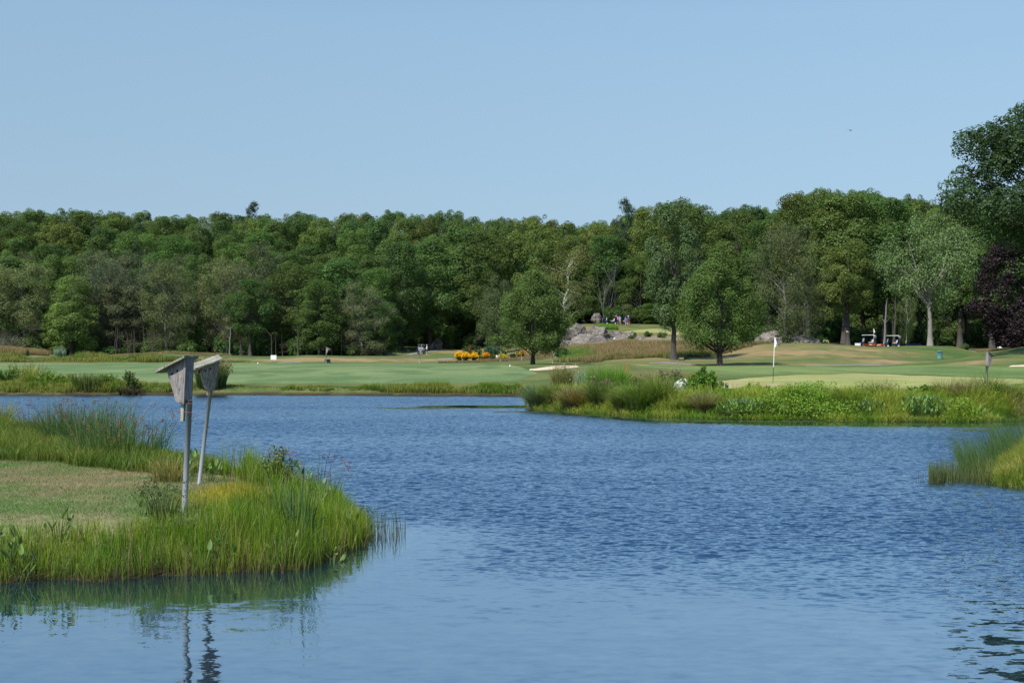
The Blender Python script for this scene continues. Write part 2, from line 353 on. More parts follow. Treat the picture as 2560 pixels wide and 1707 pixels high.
# ---------------------------------------------------------------- the shape of the land
cols = {
 -900: [(72,.35),(76,.55),(100,.75),(140,1.0),(172,1.15),(182,1.7),(192,3.0),(205,2.7),(230,2),(262,2.2),(300,6),(350,14),(400,20),(480,26),(700,30)],
 0:   [(72,.3),(76,.5),(100,.75),(140,.98),(172,1.12),(181,1.6),(192,2.95),(205,2.6),(230,1.9),(262,2.0),(300,6),(350,14),(400,20),(480,26),(700,30)],
 110: [(72,.3),(76,.5),(100,.75),(140,.98),(172,1.12),(181,1.5),(192,2.4),(205,2.2),(230,1.8),(262,2.0),(300,6),(350,14),(400,20),(480,26),(700,30)],
 230: [(72,.3),(76,.5),(100,.75),(140,.98),(172,1.14),(185,1.4),(195,1.5),(230,1.8),(262,2.0),(300,6),(350,14),(400,20),(480,26),(700,30)],
 330: [(72,.3),(76,.5),(100,.75),(140,.98),(172,1.14),(185,1.5),(198,2.1),(215,1.9),(262,2.0),(300,6),(350,14),(400,20),(480,26),(700,30)],
 420: [(72,.3),(76,.5),(100,.75),(140,.98),(172,1.14),(185,1.6),(200,2.45),(215,2.1),(262,2.0),(300,6),(350,14),(400,20),(480,26),(700,30)],
 560: [(72,.3),(76,.5),(100,.75),(140,.98),(172,1.14),(185,1.5),(200,2.12),(215,2.0),(262,2.0),(300,6),(350,14),(400,20),(480,26),(700,30)],
 680: [(72,.3),(76,.5),(100,.75),(140,1.0),(172,1.14),(185,1.4),(205,1.85),(262,2.0),(300,6),(350,14),(400,20),(480,26),(700,30)],
 770: [(72,.3),(76,.5),(100,.75),(140,1.0),(172,1.14),(185,1.5),(205,2.15),(225,2.0),(262,2.0),(300,6),(350,14),(400,20),(480,26),(700,30)],
 900: [(72,.3),(76,.5),(100,.75),(140,1.0),(172,1.12),(205,1.95),(225,1.95),(262,2.0),(300,6),(350,13),(400,19),(480,25),(700,30)],
 1000:[(72,.3),(76,.5),(100,.75),(140,1.0),(172,1.1),(220,1.94),(250,1.95),(280,2.1),(300,3.4),(330,6),(360,13),(400,18),(480,25),(700,30)],
 1100:[(72,.3),(76,.5),(100,.75),(140,1.02),(168,1.1),(220,1.9),(250,2.15),(285,2.65),(300,3.2),(320,4.1),(345,8),(380,15),(480,25),(700,30)],
 1180:[(72,.3),(76,.5),(100,.75),(140,1.05),(165,1.12),(215,1.9),(250,2.3),(290,2.9),(335,3.9),(350,6),(380,13),(480,24),(700,30)],
 1332:[(71,.3),(75,.5),(100,.72),(116,.85),(124,1.1),(140,1.13),(165,1.25),(188,2.0),(212,3.4),(240,4),(290,5),(330,8),(400,16),(480,23),(700,30)],
 1400:[(54,.4),(60,.55),(85,.68),(100,.75),(110,.95),(122,1.2),(140,1.16),(157,1.3),(180,2.3),(200,3.4),(225,5.0),(270,7.6),(290,8.2),(350,13),(400,17),(480,23),(700,30)],
 1470:[(52,.4),(58,.55),(85,.7),(98,.95),(108,1.3),(116,1.2),(140,1.15),(155,1.35),(180,2.6),(195,3.5),(205,4.3),(225,5.6),(270,8.1),(290,8.4),(350,13),(400,17),(480,23),(700,30)],
 1560:[(50,.4),(56,.6),(80,.7),(96,1.0),(105,1.5),(113,1.25),(135,1.15),(150,1.45),(165,2.2),(190,3.87),(200,4.1),(225,5.2),(270,8.1),(288,8.4),(350,13),(400,17),(480,23),(700,30)],
 1640:[(49,.4),(56,.6),(80,.7),(96,.85),(108,1.05),(118,1.0),(135,1.12),(150,1.55),(165,2.3),(190,3.8),(200,4.1),(225,5.3),(270,8.0),(288,8.3),(350,13),(400,17),(480,23),(700,30)],
 1720:[(48,.4),(56,.6),(80,.72),(100,.85),(125,1.0),(135,1.08),(150,1.5),(165,2.3),(188,3.6),(205,4.2),(240,5.6),(270,6.8),(300,8),(350,13),(400,17),(480,23),(700,30)],
 1800:[(47,.4),(55,.62),(85,.8),(110,.95),(133,1.08),(141,1.2),(160,2.0),(186,3.2),(200,3.5),(240,4.6),(300,7),(350,12),(400,17),(480,23),(700,30)],
 1900:[(46,.4),(55,.62),(85,.85),(110,1.0),(133,1.08),(141,1.2),(160,2.3),(186,3.65),(200,3.6),(240,4.2),(300,6),(350,11),(400,16),(480,22),(700,30)],
 2030:[(45,.4),(55,.62),(85,.9),(110,1.02),(133,1.1),(141,1.2),(160,2.4),(186,3.78),(200,3.7),(240,4.0),(300,6),(350,11),(400,16),(480,22),(700,30)],
 2200:[(44,.4),(55,.62),(85,.92),(110,1.05),(133,1.13),(141,1.25),(162,2.2),(190,3.28),(205,3.3),(240,3.4),(300,5),(350,11),(400,16),(480,22),(700,30)],
 2300:[(44,.4),(55,.62),(85,.92),(112,1.3),(130,1.35),(145,1.35),(168,1.8),(192,3.45),(205,3.4),(240,3.4),(300,4),(350,10),(400,16),(480,22),(700,30)],
 2380:[(43,.4),(55,.62),(85,.92),(112,1.5),(128,1.65),(145,1.45),(168,1.5),(192,3.4),(205,3.2),(240,3.4),(300,4),(350,9),(400,15),(480,22),(700,30)],
 2440:[(43,.4),(55,.62),(85,.93),(112,1.65),(130,2.1),(148,1.7),(175,2.0),(192,2.5),(240,3.2),(300,4),(350,9),(400,15),(480,22),(700,30)],
 2560:[(43,.4),(55,.65),(85,.96),(110,1.8),(135,2.9),(150,2.8),(190,3),(240,3.4),(300,4.2),(350,9),(400,15),(480,22),(700,30)],
 3600:[(43,.4),(55,.65),(85,1.0),(110,1.9),(135,3.0),(150,2.8),(190,3),(240,3.4),(300,4.2),(350,9),(400,15),(480,22),(700,30)],
}
YG = np.arange(0, 701, 1.0)
ck = sorted(cols); raw = []
for c in ck:
    a = np.array(cols[c]); z = np.interp(YG, a[:, 0], a[:, 1])
    ker = np.exp(-.5 * (np.arange(-9, 10) / 2.6) ** 2); ker /= ker.sum()
    raw.append(np.convolve(np.pad(z, 9, mode='edge'), ker, 'valid'))
raw = np.array(raw)
PG = np.arange(-900, 3601, 10.0); idx = np.searchsorted(ck, PG).clip(1, len(ck) - 1)
lo = np.array(ck)[idx - 1]; hi = np.array(ck)[idx]; tt = ((PG - lo) / (hi - lo)); tt = (tt * tt * (3 - 2 * tt)) * .5 + tt * .5
TAB = raw[idx - 1] * (1 - tt)[:, None] + raw[idx] * tt[:, None]
shore_px = [-900, 0, 150, 300, 600, 900, 1150, 1290, 1308, 1316, 1330, 1400, 1500, 1600, 1700, 1800, 1950, 2100, 2300, 2450, 2560, 3600]
shore_y = [74, 73.0, 72.2, 72.6, 73.4, 72.6, 71.5, 71, 70, 55.5, 53.2, 51.2, 49.3, 47.6, 46.7, 45.8, 45, 44.3, 43.8, 43.6, 44.2, 47]
PEN = [XYp for XYp in [(-2600, 12.4), (0, 12.5), (120, 12.75), (250, 12.6), (400, 13.0), (500, 12.95), (620, 13.2), (700, 13.15), (760, 13.35), (810, 13.9), (860, 14.5), (910, 15.2), (915, 16.2), (880, 17.6), (830, 19.0), (760, 20.2), (700, 21.0), (600, 22.2), (500, 23.7), (420, 25.0), (380, 26.5), (300, 28.5), (200, 31.0), (100, 34.3), (40, 35.0), (-2600, 40)]]
PEN = np.array([(XP(a, b), b) for a, b in PEN])
RB = np.array([(XP(a, b), b) for a, b in [(2478, 22.3), (2510, 21.8), (2560, 21.5), (4200, 21), (4200, 33), (2640, 31), (2560, 29.5), (2500, 26.5), (2474, 24)]])
def sdist(X, Y, poly):
    X = np.asarray(X, float); Y = np.asarray(Y, float)
    d = np.full(X.shape, 1e9); ins = np.zeros(X.shape, bool); n = len(poly)
    for i in range(n):
        ax, ay = poly[i]; bx, by = poly[(i + 1) % n]
        ex, ey = bx - ax, by - ay
        t = np.clip(((X - ax) * ex + (Y - ay) * ey) / (ex * ex + ey * ey + 1e-12), 0, 1)
        d = np.minimum(d, np.hypot(X - ax - t * ex, Y - ay - t * ey))
        cnd = ((ay > Y) != (by > Y)) & (X < (bx - ax) * (Y - ay) / (by - ay + 1e-12) + ax)
        ins ^= cnd
    return np.where(ins, d, -d)
def land(X, Y):
    X = np.asarray(X, float); Y = np.asarray(Y, float)
    px = np.clip(X / np.maximum(Y, 12) * F + 1280, -900, 3600)
    a = (px + 900) / 10; i = np.clip(np.floor(a).astype(int), 0, len(PG) - 2); fa = a - i
    b = np.clip(Y, 0, 699); j = np.clip(np.floor(b).astype(int), 0, 698); fb = b - j
    return (TAB[i, j] * (1 - fa) + TAB[i + 1, j] * fa) * (1 - fb) + (TAB[i, j + 1] * (1 - fa) + TAB[i + 1, j + 1] * fa) * fb
def shore(X, Y):
    px = X / np.maximum(Y, 12) * F + 1280
    return Y - np.interp(px, shore_px, shore_y) - .35 * (vn(X * .9, Y * .1, 3) - .5) - .5 * (vn(X * .23, 0 * Y, 5) - .5)
def height(X, Y):
    X = np.asarray(X, float); Y = np.asarray(Y, float)
    L = land(X, Y) + .12 * (fbm(X * .09, Y * .09, 2, 3) - .5) * sstep(60, 110, Y) + .05 * (vn(X * .5, Y * .5, 8) - .5)
    d = shore(X, Y)
    bank = np.where(d < 0, np.maximum(d * .35, -.6), .03 + d * .38)
    z = np.where(d > 4, L, np.minimum(L, bank))
    near = Y < 42
    if near.any():
        s = np.full(X.shape, -5.0); s[near] = np.maximum(sdist(X[near], Y[near], PEN), sdist(X[near], Y[near], RB))
        s = s + .12 * (vn(X * 2.2, Y * 2.2, 11) - .5)
        zp = np.where(s < 0, np.maximum(s * .5, -.6), .42 * sstep(-.25, 1.5, s) - .42 * float(sstep(-.25, 1.5, 0)) * np.exp(-np.maximum(s, 0) * 3) + .03 * (fbm(X * .8, Y * .8, 4, 3) - .5) * sstep(.2, 1, s))
        z = np.where(near, np.maximum(z, zp), z)
    zn = np.where(Y < 6.2, np.minimum(.4, (5.4 - Y) * .4), -9)
    return np.maximum(z, zn)
def hz(X, Y): return float(height(np.array([X]), np.array([Y]))[0])
def at(px, Y, dz=0): x = XP(px, Y); return Vector((x, Y, hz(x, Y) + dz))
def hit(px, py, y0=40, y1=330):
    Y = np.arange(y0, y1, .25); X = XP(px, Y); z = height(X, Y)
    ok = z >= ZP(py, Y)
    return float(Y[np.argmax(ok)]) if ok.any() else y1

def ell(px, Y, cx, cy, rx, ry):
    return np.clip(1 - np.hypot((px - cx) / rx, (Y - cy) / ry), 0, 1)
def mixc(a, b, t): return a * (1 - t[:, None]) + np.array(b)[None, :] * t[:, None]
DRY = [(250, 88, 210, 8, 1.6), (60, 165, 200, 9, 1.5), (420, 185, 260, 9, 1.0), (820, 186, 300, 12, 1.3), (1050, 190, 250, 20, 1.1), (1290, 190, 200, 22, 1.0),
       (2000, 160, 330, 13, 1.0), (2130, 172, 260, 12, .8), (1900, 138, 260, 4, 1.4), (2250, 145, 200, 9, 1.0), (1600, 235, 90, 10, .9), (1480, 250, 120, 12, .8),
       (2440, 108, 140, 7, .8), (2300, 52.5, 330, 2.5, 1.0), (1900, 49.5, 200, 1.8, .9), (1650, 133, 160, 5, 1.2), (2490, 215, 90, 16, 1.6), (1500, 112, 110, 8, .7), (1150, 290, 90, 28, 1.2), (960, 262, 150, 14, 1.5), (1300, 212, 160, 14, 1.6), (420, 203, 160, 8, .9), (300, 190, 60, 8, .8)]
def turfcol(X, Y, z):
    px = X / np.maximum(Y, 12) * F + 1280
    n1 = fbm(X * .05, Y * .05, 21, 4); n2 = fbm(X * .35, Y * .18, 22, 4); n3_ = fbm(X * .9, Y * .5, 23, 3)
    c = np.tile(np.array([.088, .135, .038]), (len(X), 1))
    c = mixc(c, (.14, .155, .052), sstep(.4, .65, n1)); c = mixc(c, (.055, .10, .028), .6 * sstep(.5, .7, n2))
    dry = np.zeros(len(X))
    for a in DRY: dry = np.maximum(dry, a[4] * ell(px, Y, *a[:4]))
    dry = np.clip(dry * (.35 + 1.5 * sstep(.35, .68, .45 * n2 + .55 * n3_)), 0, 1)
    c = mixc(c, (.30, .215, .105), dry)
    # tall tan fescue banks
    f = np.clip(np.maximum(ell(px, Y, 1680, 172, 330, 26) * 3, ell(px, Y, 40, 196, 110, 14) * 3), 0, 1)
    c = mixc(c, (.27, .20, .095), f * .8)
    f2 = np.clip(ell(px, Y, 1600, 208, 190, 18) * 3, 0, 1); c = mixc(c, (.27, .205, .155), f2 * .9)
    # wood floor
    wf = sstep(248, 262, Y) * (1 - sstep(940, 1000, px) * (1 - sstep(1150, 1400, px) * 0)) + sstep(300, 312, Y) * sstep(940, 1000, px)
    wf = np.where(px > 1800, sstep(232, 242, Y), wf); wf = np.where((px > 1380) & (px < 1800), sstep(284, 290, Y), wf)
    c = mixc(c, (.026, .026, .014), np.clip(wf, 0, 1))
    # near bank
    nr = Y < 42
    pn = np.clip(ell(X + .25 * (Y - 18), Y, -4.6, 18.0, 5.2, 3.4) * 1.3 * sstep(.36, .68, .6 * fbm(X * .8 + Y * .25, Y * .9 - X * .35, 31, 4) + .4 * fbm(X * 3, Y * 3, 35, 3)), 0, 1)
    cn = np.tile(np.array([.12, .18, .055]), (len(X), 1)); cn = mixc(cn, (.20, .195, .095), sstep(.4, .6, fbm(X * 1.3, Y * 1.3, 33, 3)))
    cn = mixc(cn, (.30, .225, .13), pn * .58)
    c = np.where(nr[:, None], cn, c)
    mud = sstep(.20, .09, z + .14 * (n3_ - .5)) * (Y > 42) + sstep(.12, .02, z) * (Y <= 42); c = mixc(c, (.05, .036, .025), mud)
    sub = sstep(.0, -.1, z); c = mixc(c, (.02, .022, .015), sub)
    return c

def fan(rows, pxs):
    U = (np.array(pxs) - 1280) / F; W = np.maximum(np.array(rows), 12.0)
    X = W[:, None] * U[None, :]; Y = np.repeat(np.array(rows, float)[:, None], len(pxs), 1)
    return X, Y
def gridq(nr, nc):
    i = np.arange(nr - 1)[:, None] * nc + np.arange(nc - 1)[None, :]
    return np.stack([i, i + 1, i + nc + 1, i + nc], -1).reshape(-1, 4)
rows = list(np.arange(-60, 6, 6)) + list(np.arange(6, 12, .5)) + list(np.arange(12, 40, .16)) + list(np.arange(40, 90, .35)) + list(np.arange(90, 260, .8)) + list(np.arange(260, 480, 5)) + [500, 560, 640, 760, 1000, 1500, 2400]
pxs = list(np.arange(-9000, -400, 400)) + list(np.arange(-400, -60, 20)) + list(np.arange(-60, 2640, 6)) + list(np.arange(2640, 3000, 20)) + list(np.arange(3000, 12000, 400))
X, Y = fan(rows, pxs); z = height(X.ravel(), Y.ravel())
V = np.stack([X.ravel(), Y.ravel(), z], 1)
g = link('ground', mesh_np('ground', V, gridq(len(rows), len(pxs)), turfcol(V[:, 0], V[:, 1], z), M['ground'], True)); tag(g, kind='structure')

def patch(name, near, far, mat, colf=None, n=160, m=26, dz=.03):
    """a sheet lying on the land between a near and a far edge, both given as (px, distance)"""
    near = np.array(near, float); far = np.array(far, float)
    p = np.linspace(near[0, 0], near[-1, 0], n)
    def cu(a):
        y = np.interp(p, a[:, 0], a[:, 1]); k = np.ones(7) / 7
        s = np.convolve(np.pad(y, 3, mode='edge'), k, 'valid'); s[0] = y[0]; s[-1] = y[-1]; return s
    a, b = cu(near), cu(far); t = np.linspace(0, 1, m)
    Y = a[None, :] * (1 - t[:, None]) + b[None, :] * t[:, None]; X = (p[None, :] - 1280) / F * Y
    ed = np.minimum(np.minimum(t, 1 - t)[:, None] * m / 1.5, (np.minimum(np.arange(n), n - 1 - np.arange(n)) / 2.0)[None, :]).clip(0, 1); z = height(X.ravel(), Y.ravel()) + (ed * (dz + .015) - .015).ravel(); V = np.stack([X.ravel(), Y.ravel(), z], 1)
    o = link(name, mesh_np(name, V, gridq(m, n), colf(V[:, 0], V[:, 1]) if colf else None, mat, True)); tag(o, kind='structure'); return o
def fwcol(X, Y):
    px = X / Y * F + 1280
    n1 = fbm(X * .10, Y * .035, 41, 4); n2 = fbm(X * .5, Y * .12, 42, 3)
    c = np.tile(np.array([.125, .190, .076]), (len(X), 1)); c = mixc(c, (.165, .222, .092), sstep(.4, .62, n1)); c = mixc(c, (.088, .152, .055), .75 * sstep(.48, .7, n2))
    dry = np.zeros(len(X))
    for a in DRY[:2]: dry = np.maximum(dry, a[4] * ell(px, Y, *a[:4]))
    return mixc(c, (.30, .215, .125), np.clip(dry * sstep(.4, .6, .5 * n2 + .5 * fbm(X * .8, Y * .3, 43, 3)) * 1.2, 0, 1))
def gncol(X, Y):
    n1 = fbm(X * .12, Y * .12, 51, 3); n2 = fbm(X * .5, Y * .25, 52, 3)
    c = np.tile(np.array([.30, .31, .115]), (len(X), 1)); c = mixc(c, (.36, .31, .15), sstep(.35, .65, n1)); return mixc(c, (.235, .28, .085), .6 * sstep(.45, .7, n2))
def strip(X, Y):
    c = fwcol(X, Y); return c * np.array([1.02, 1, .82])
patch('fairway', [(-700, 81), (0, 80), (300, 79), (600, 78), (1000, 77.5), (1200, 79), (1300, 84), (1345, 100)], [(-700, 172), (0, 172), (600, 174), (1000, 172), (1150, 166), (1250, 148), (1345, 106)], M['fairway'], fwcol, 300, 60)
patch('fairway', [(1500, 118), (1700, 112), (1780, 100), (1800, 88), (2100, 88), (2300, 84), (2500, 74), (2700, 72), (3300, 72)], [(1500, 128), (1700, 131), (1950, 132), (2150, 130), (2300, 112), (2500, 96), (2700, 92), (3300, 92)], M['fairway'], strip, 220, 40)
patch('putting_green', [(1770, 66), (1800, 60.5), (1850, 58.8), (2000, 58.4), (2200, 59), (2400, 61.5), (2560, 65), (2660, 68)], [(1770, 67), (1800, 71), (1850, 76), (2000, 84), (2150, 86.5), (2300, 80), (2400, 76), (2560, 71), (2660, 69)], M['green'], gncol, 200, 40, .05)
patch('putting_green', [(1560, 238), (1700, 232), (1800, 232)], [(1560, 239), (1640, 252), (1800, 256)], M['green'], gncol, 60, 10, .06)
patch('cart_path', [(940, 262), (1000, 273), (1060, 285), (1110, 300), (1170, 318), (1200, 330)], [(940, 268), (1000, 280), (1060, 293), (1110, 310), (1170, 330), (1200, 342)], M['path'], None, 60, 6, .05)
patch('cart_path', [(2010, 133.5), (2100, 134), (2180, 134), (2260, 134.5)], [(2010, 135), (2100, 138), (2180, 139), (2260, 135)], M['path'], None, 60, 5, .05)
patch('cart_path', [(1620, 141), (1680, 139), (1740, 138)], [(1620, 142), (1660, 146), (1740, 140)], M['path'], None, 40, 5, .05)
patch('cart_path', [(690, 174.5), (720, 174.5), (760, 175)], [(690, 176), (730, 179), (760, 176)], M['path'], None, 20, 4, .05)
patch('sand_bunker', [(1322, 117.2), (1345, 114.5), (1380, 112.8), (1430, 112.5), (1448, 115)], [(1322, 118.2), (1345, 120.8), (1390, 122.8), (1430, 120.8), (1448, 116.5)], M['sand'], None, 60, 10, .06)
patch('sand_bunker', [(2520, 96), (2560, 95), (2700, 95)], [(2520, 96.6), (2560, 98.5), (2700, 99)], M['sand'], None, 40, 6, .06)
patch('gravel_pad', [(1095, 196), (1134, 196)], [(1095, 206), (1134, 206)], M['path'], None, 20, 5, .06)
patch('gravel_pad', [(1292, 178), (1326, 178)], [(1292, 182), (1326, 182)], M['path'], None, 20, 5, .06)

# water
rw = list(np.arange(5, 80, .5)); pw = list(np.arange(-4000, 6000, 40))
Xw, Yw = fan(rw, pw); Xr, Yr = Xw.ravel(), Yw.ravel(); pxw = Xr / np.maximum(Yr, 12) * F + 1280
d = -shore(Xr, Yr); sp = -np.maximum(sdist(Xr, Yr, PEN), sdist(Xr, Yr, RB))
lee = 1 - .93 * (sstep(6.5, 2.0, d + 2.2 * (fbm(Xr * .15, Yr * .8, 61, 3) - .5)) * sstep(1250, 1600, pxw))
lee *= 1 - .55 * sstep(1.6, .2, d)
lee *= 1 - .85 * sstep(2.2, .3, sp) * sstep(18, 16, Yr)
lee *= 1 - .985 * np.clip(ell(Xr, Yr, XP(1215, 56), 56.2, 3.9, 2.3) * 3, 0, 1)
Vw = np.stack([Xr, Yr, 0 * Xr], 1)
wo = link('water', mesh_np('water', Vw, gridq(len(rw), len(pw)), np.repeat(lee[:, None], 3, 1), M['water'], True)); tag(wo, kind='structure')

# ---------------------------------------------------------------- blades and leaves
def blade_arrays(P, h, wd, lean, az, c0, c1, segs=3, az2=None, taper=1.6):
    n = len(P); h = np.broadcast_to(h, n); wd = np.broadcast_to(wd, n); lean = np.broadcast_to(lean, n)
    if az2 is None: az2 = rng.uniform(0, math.pi, n)
    sx, sy = np.cos(az2), np.sin(az2); V = np.zeros((n, segs + 1, 2, 3)); Cc = np.zeros((n, segs + 1, 2, 3))
    for k in range(segs + 1):
        t = k / segs
        x = P[:, 0] + lean * h * t ** 1.8 * np.cos(az); y = P[:, 1] + lean * h * t ** 1.8 * np.sin(az); zz = P[:, 2] + h * (t - .38 * lean * t ** 2.2)
        hw = wd * .5 * (1 - t ** taper * .93)
        for s, sg in enumerate((-1, 1)):
            V[:, k, s, 0] = x + sg * hw * sx; V[:, k, s, 1] = y + sg * hw * sy; V[:, k, s, 2] = zz
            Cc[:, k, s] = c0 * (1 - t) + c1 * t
    base = np.arange(n)[:, None] * (2 * (segs + 1)) + 2 * np.arange(segs)[None, :]
    Q = np.stack([base, base + 1, base + 3, base + 2], -1).reshape(-1, 4)
    return V.reshape(-1, 3), Q, Cc.reshape(-1, 3)
def leaf_arrays(P, Nn, size, col, asp=.6):
    n = len(P); Nn = Nn / (np.linalg.norm(Nn, axis=1, keepdims=True) + 1e-9)
    r = rng.normal(size=(n, 3)); a = np.cross(Nn, r); a /= np.linalg.norm(a, axis=1, keepdims=True) + 1e-9; b = np.cross(Nn, a)
    size = np.broadcast_to(size, n)[:, None]
    V = np.stack([P - a * size * .5, P + b * size * .5 * asp + Nn * size * .12, P + a * size * .5, P - b * size * .5 * asp + Nn * size * .12], 1)
    Q = np.arange(n * 4).reshape(-1, 4); return V.reshape(-1, 3), Q, np.repeat(col, 4, 0)
def join(parts):
    V = []; Q = []; Cc = []; o = 0
    for v, q, c in parts: V.append(v); Q.append(q + o); Cc.append(c); o += len(v)
    return np.concatenate(V), np.concatenate(Q), np.concatenate(Cc)
def jit(c, n, v=.2, h=.12):
    c = np.array(c, float)
    if c.ndim == 1: c = np.tile(c, (n, 1))
    k = rng.uniform(1 - v, 1 + v, (n, 1)); return np.clip(c * k * rng.uniform(1 - h, 1 + h, (n, 3)), 0, 1)
def stuff(name, parts, label, cat, mat='blade'):
    V, Q, c = join(parts); o = link(name, mesh_np(name, V, Q, c, M[mat])); return tag(o, label, cat, kind='stuff')

# ---- near bank
def sample(n, x0, x1, y0, y1, fn):
    X = rng.uniform(x0, x1, n); Y = rng.uniform(y0, y1, n); p = fn(X, Y); k = rng.random(n) < p; return X[k], Y[k]
def onland(X, Y, dz=-.02): return np.stack([X, Y, np.maximum(height(X, Y), -.05) + dz], 1)
# mown lawn
def fl(X, Y):
    s = sdist(X, Y, PEN); px = X / Y * F + 1280
    return sstep(.7, 1.5, s) * (px > -150) * (Y < np.interp(px, [0, 250, 400, 560], [22.4, 20.6, 19.6, 19.6]))
Xl, Yl = sample(520000, -13.5, -1.6, 13.2, 33, fl)
P = onland(Xl, Yl, -.005); n = len(P); tc = turfcol(Xl, Yl, P[:, 2])
yel = np.clip(ell(Xl, Yl, XP(640, 16), 16.2, 1.0, 2.0) * 2, 0, 1); tc = mixc(tc, (.36, .29, .035), yel)
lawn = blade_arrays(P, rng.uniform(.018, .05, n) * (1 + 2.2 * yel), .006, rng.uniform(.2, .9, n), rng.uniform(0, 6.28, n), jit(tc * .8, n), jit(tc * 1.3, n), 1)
stuff('lawn_grass', [lawn], 'short mown lawn with dry tan streaks around the two near birdhouse posts', 'lawn grass')
# rush fringe on the water side
def ff(X, Y):
    s = sdist(X, Y, PEN); px = X / Y * F + 1280
    front = (Y < 16.5) & (px < 620); e = 1.15 + .55 * sstep(250, 480, px) + .6 * (fbm(X * 1.2, Y * .3, 71, 3) - .5)
    tip = px > 610
    d = np.where(front, sstep(e, e - .5, s), np.where(tip, sstep(9, 2, s), sstep(1.6, .4, s) * .8))
    d = d * sstep(-.12, .05, s); hole = np.clip(ell(X, Y, XP(600, 16.3), 16.3, 1.0, 2.0) * 2.4, 0, 1)
    return d * (1 - hole * .93) * (px > -120)
Xf, Yf = sample(270000, -8, -.9, 12.3, 30, ff)
P = onland(Xf, Yf); n = len(P); s = sdist(Xf, Yf, PEN); clump = fbm(Xf * 1.8, Yf * 1.8, 72, 3); cl2 = fbm(Xf * 5, Yf * 5, 73, 2)
hh = (.72 + .6 * vn(Xf * 1.1, Yf * .8, 77)) * (.19 + .28 * clump) * rng.uniform(.6, 1.25, n) * np.where(Yf > 19, .72, 1) * (1 - .55 * sstep(.5, 1.5, s) * (Yf < 16) * (Xf < XP(640, 14))) * (.8 + .2 * sstep(200, 450, Xf / Yf * F + 1280)) * (1 + .35 * (rng.random(n) < .06))
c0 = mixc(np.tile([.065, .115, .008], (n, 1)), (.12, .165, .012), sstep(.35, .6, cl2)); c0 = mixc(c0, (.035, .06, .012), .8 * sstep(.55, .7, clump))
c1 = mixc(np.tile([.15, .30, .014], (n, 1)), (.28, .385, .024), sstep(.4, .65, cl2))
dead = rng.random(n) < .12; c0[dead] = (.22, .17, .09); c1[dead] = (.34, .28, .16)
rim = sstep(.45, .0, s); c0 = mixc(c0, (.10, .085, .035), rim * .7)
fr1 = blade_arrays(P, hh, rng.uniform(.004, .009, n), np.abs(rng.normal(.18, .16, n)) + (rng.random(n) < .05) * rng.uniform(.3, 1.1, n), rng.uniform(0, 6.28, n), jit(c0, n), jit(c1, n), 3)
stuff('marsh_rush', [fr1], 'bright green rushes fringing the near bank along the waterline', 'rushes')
# emergent stalks off the tip
Xe = XP(rng.uniform(880, 1010, 420), 15.6); Ye = 15.9 + rng.normal(0, .35, 420) - (Xe - XP(900, 15.6)) * .25; k = rng.random(420) < np.exp(-(Xe - XP(880, 15.6)) * 4.2) + .08
P = np.stack([Xe[k], Ye[k], np.full(k.sum(), -.06)], 1); n = len(P)
em = blade_arrays(P, rng.uniform(.15, .45, n), .007, np.abs(rng.normal(.1, .1, n)), rng.uniform(0, 6.28, n), jit((.09, .08, .04), n), jit((.12, .17, .05), n), 3)
stuff('emergent_reed', [em], 'thin sparse reed stalks standing in the water off the tip of the near bank', 'reeds')
# back fringe lighter weeds
def fb(X, Y):
    s = sdist(X, Y, PEN); px = X / Y * F + 1280
    return ((Y > np.interp(px, [0, 250, 400, 560], [21.6, 19.9, 18.7, 18.7]) + 1.2 * (vn(X * .9, Y * .9, 76) - .5)) & (px < 560) & (px > -120)) * sstep(-.1, .1, s)
Xb, Yb = sample(260000, -14, -3.0, 16, 40, fb); P = onland(Xb, Yb); n = len(P); q = fbm(Xb, Yb, 75, 3)
cb = mixc(np.tile([.10, .17, .025], (n, 1)), (.19, .23, .04), sstep(.4, .6, q))
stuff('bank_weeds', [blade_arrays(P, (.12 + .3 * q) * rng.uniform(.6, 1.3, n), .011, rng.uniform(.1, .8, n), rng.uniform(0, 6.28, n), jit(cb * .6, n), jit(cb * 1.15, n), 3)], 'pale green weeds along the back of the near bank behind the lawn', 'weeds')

def clump_thing(name, label, cat, loc, n, h, spread, wd, lean, c0, c1, heads=None, group=None, base_r=None, segs=5, mat='blade', dead=.06, leansd=.25):
    t = empty(name, loc, rng.uniform(0, 6), label, cat, group)
    r = (base_r if base_r is not None else spread * .35) * np.sqrt(rng.random(n)); a = rng.uniform(0, 6.28, n)
    P = np.stack([r * np.cos(a), r * np.sin(a), np.full(n, -.03)], 1)
    az = a + rng.normal(0, .5, n); ln = np.abs(rng.normal(lean, lean * leansd + .04, n)) * (.35 + .65 * r / (r.max() + 1e-6))
    H = h * rng.uniform(.55, 1.12, n); A = jit(c0, n); B = jit(c1, n); dd = rng.random(n) < dead; A[dd] = (.2, .15, .08); B[dd] = (.36, .28, .15)
    V, Q, c = blade_arrays(P, H, wd * rng.uniform(.7, 1.3, n), ln, az, A, B, segs)
    link('blades', mesh_np('blades', V, Q, c, M[mat]), t)
    if heads:
        hc, hn, hs, per = heads; pick = rng.choice(n, min(hn, n), replace=False)
        tx = P[pick, 0] + ln[pick] * H[pick] * np.cos(az[pick]); ty = P[pick, 1] + ln[pick] * H[pick] * np.sin(az[pick]); tz = P[pick, 2] + H[pick] * (1 - .38 * ln[pick])
        PP = np.repeat(np.stack([tx, ty, tz], 1), per, 0) + rng.normal(0, hs * .8, (len(pick) * per, 3))
        V, Q, c = leaf_arrays(PP, rng.normal(size=PP.shape), hs, jit(hc, len(PP), .3))
        tag(link('seed_heads', mesh_np('seed_heads', V, Q, c, M['blade']), t), kind='stuff')
    return t
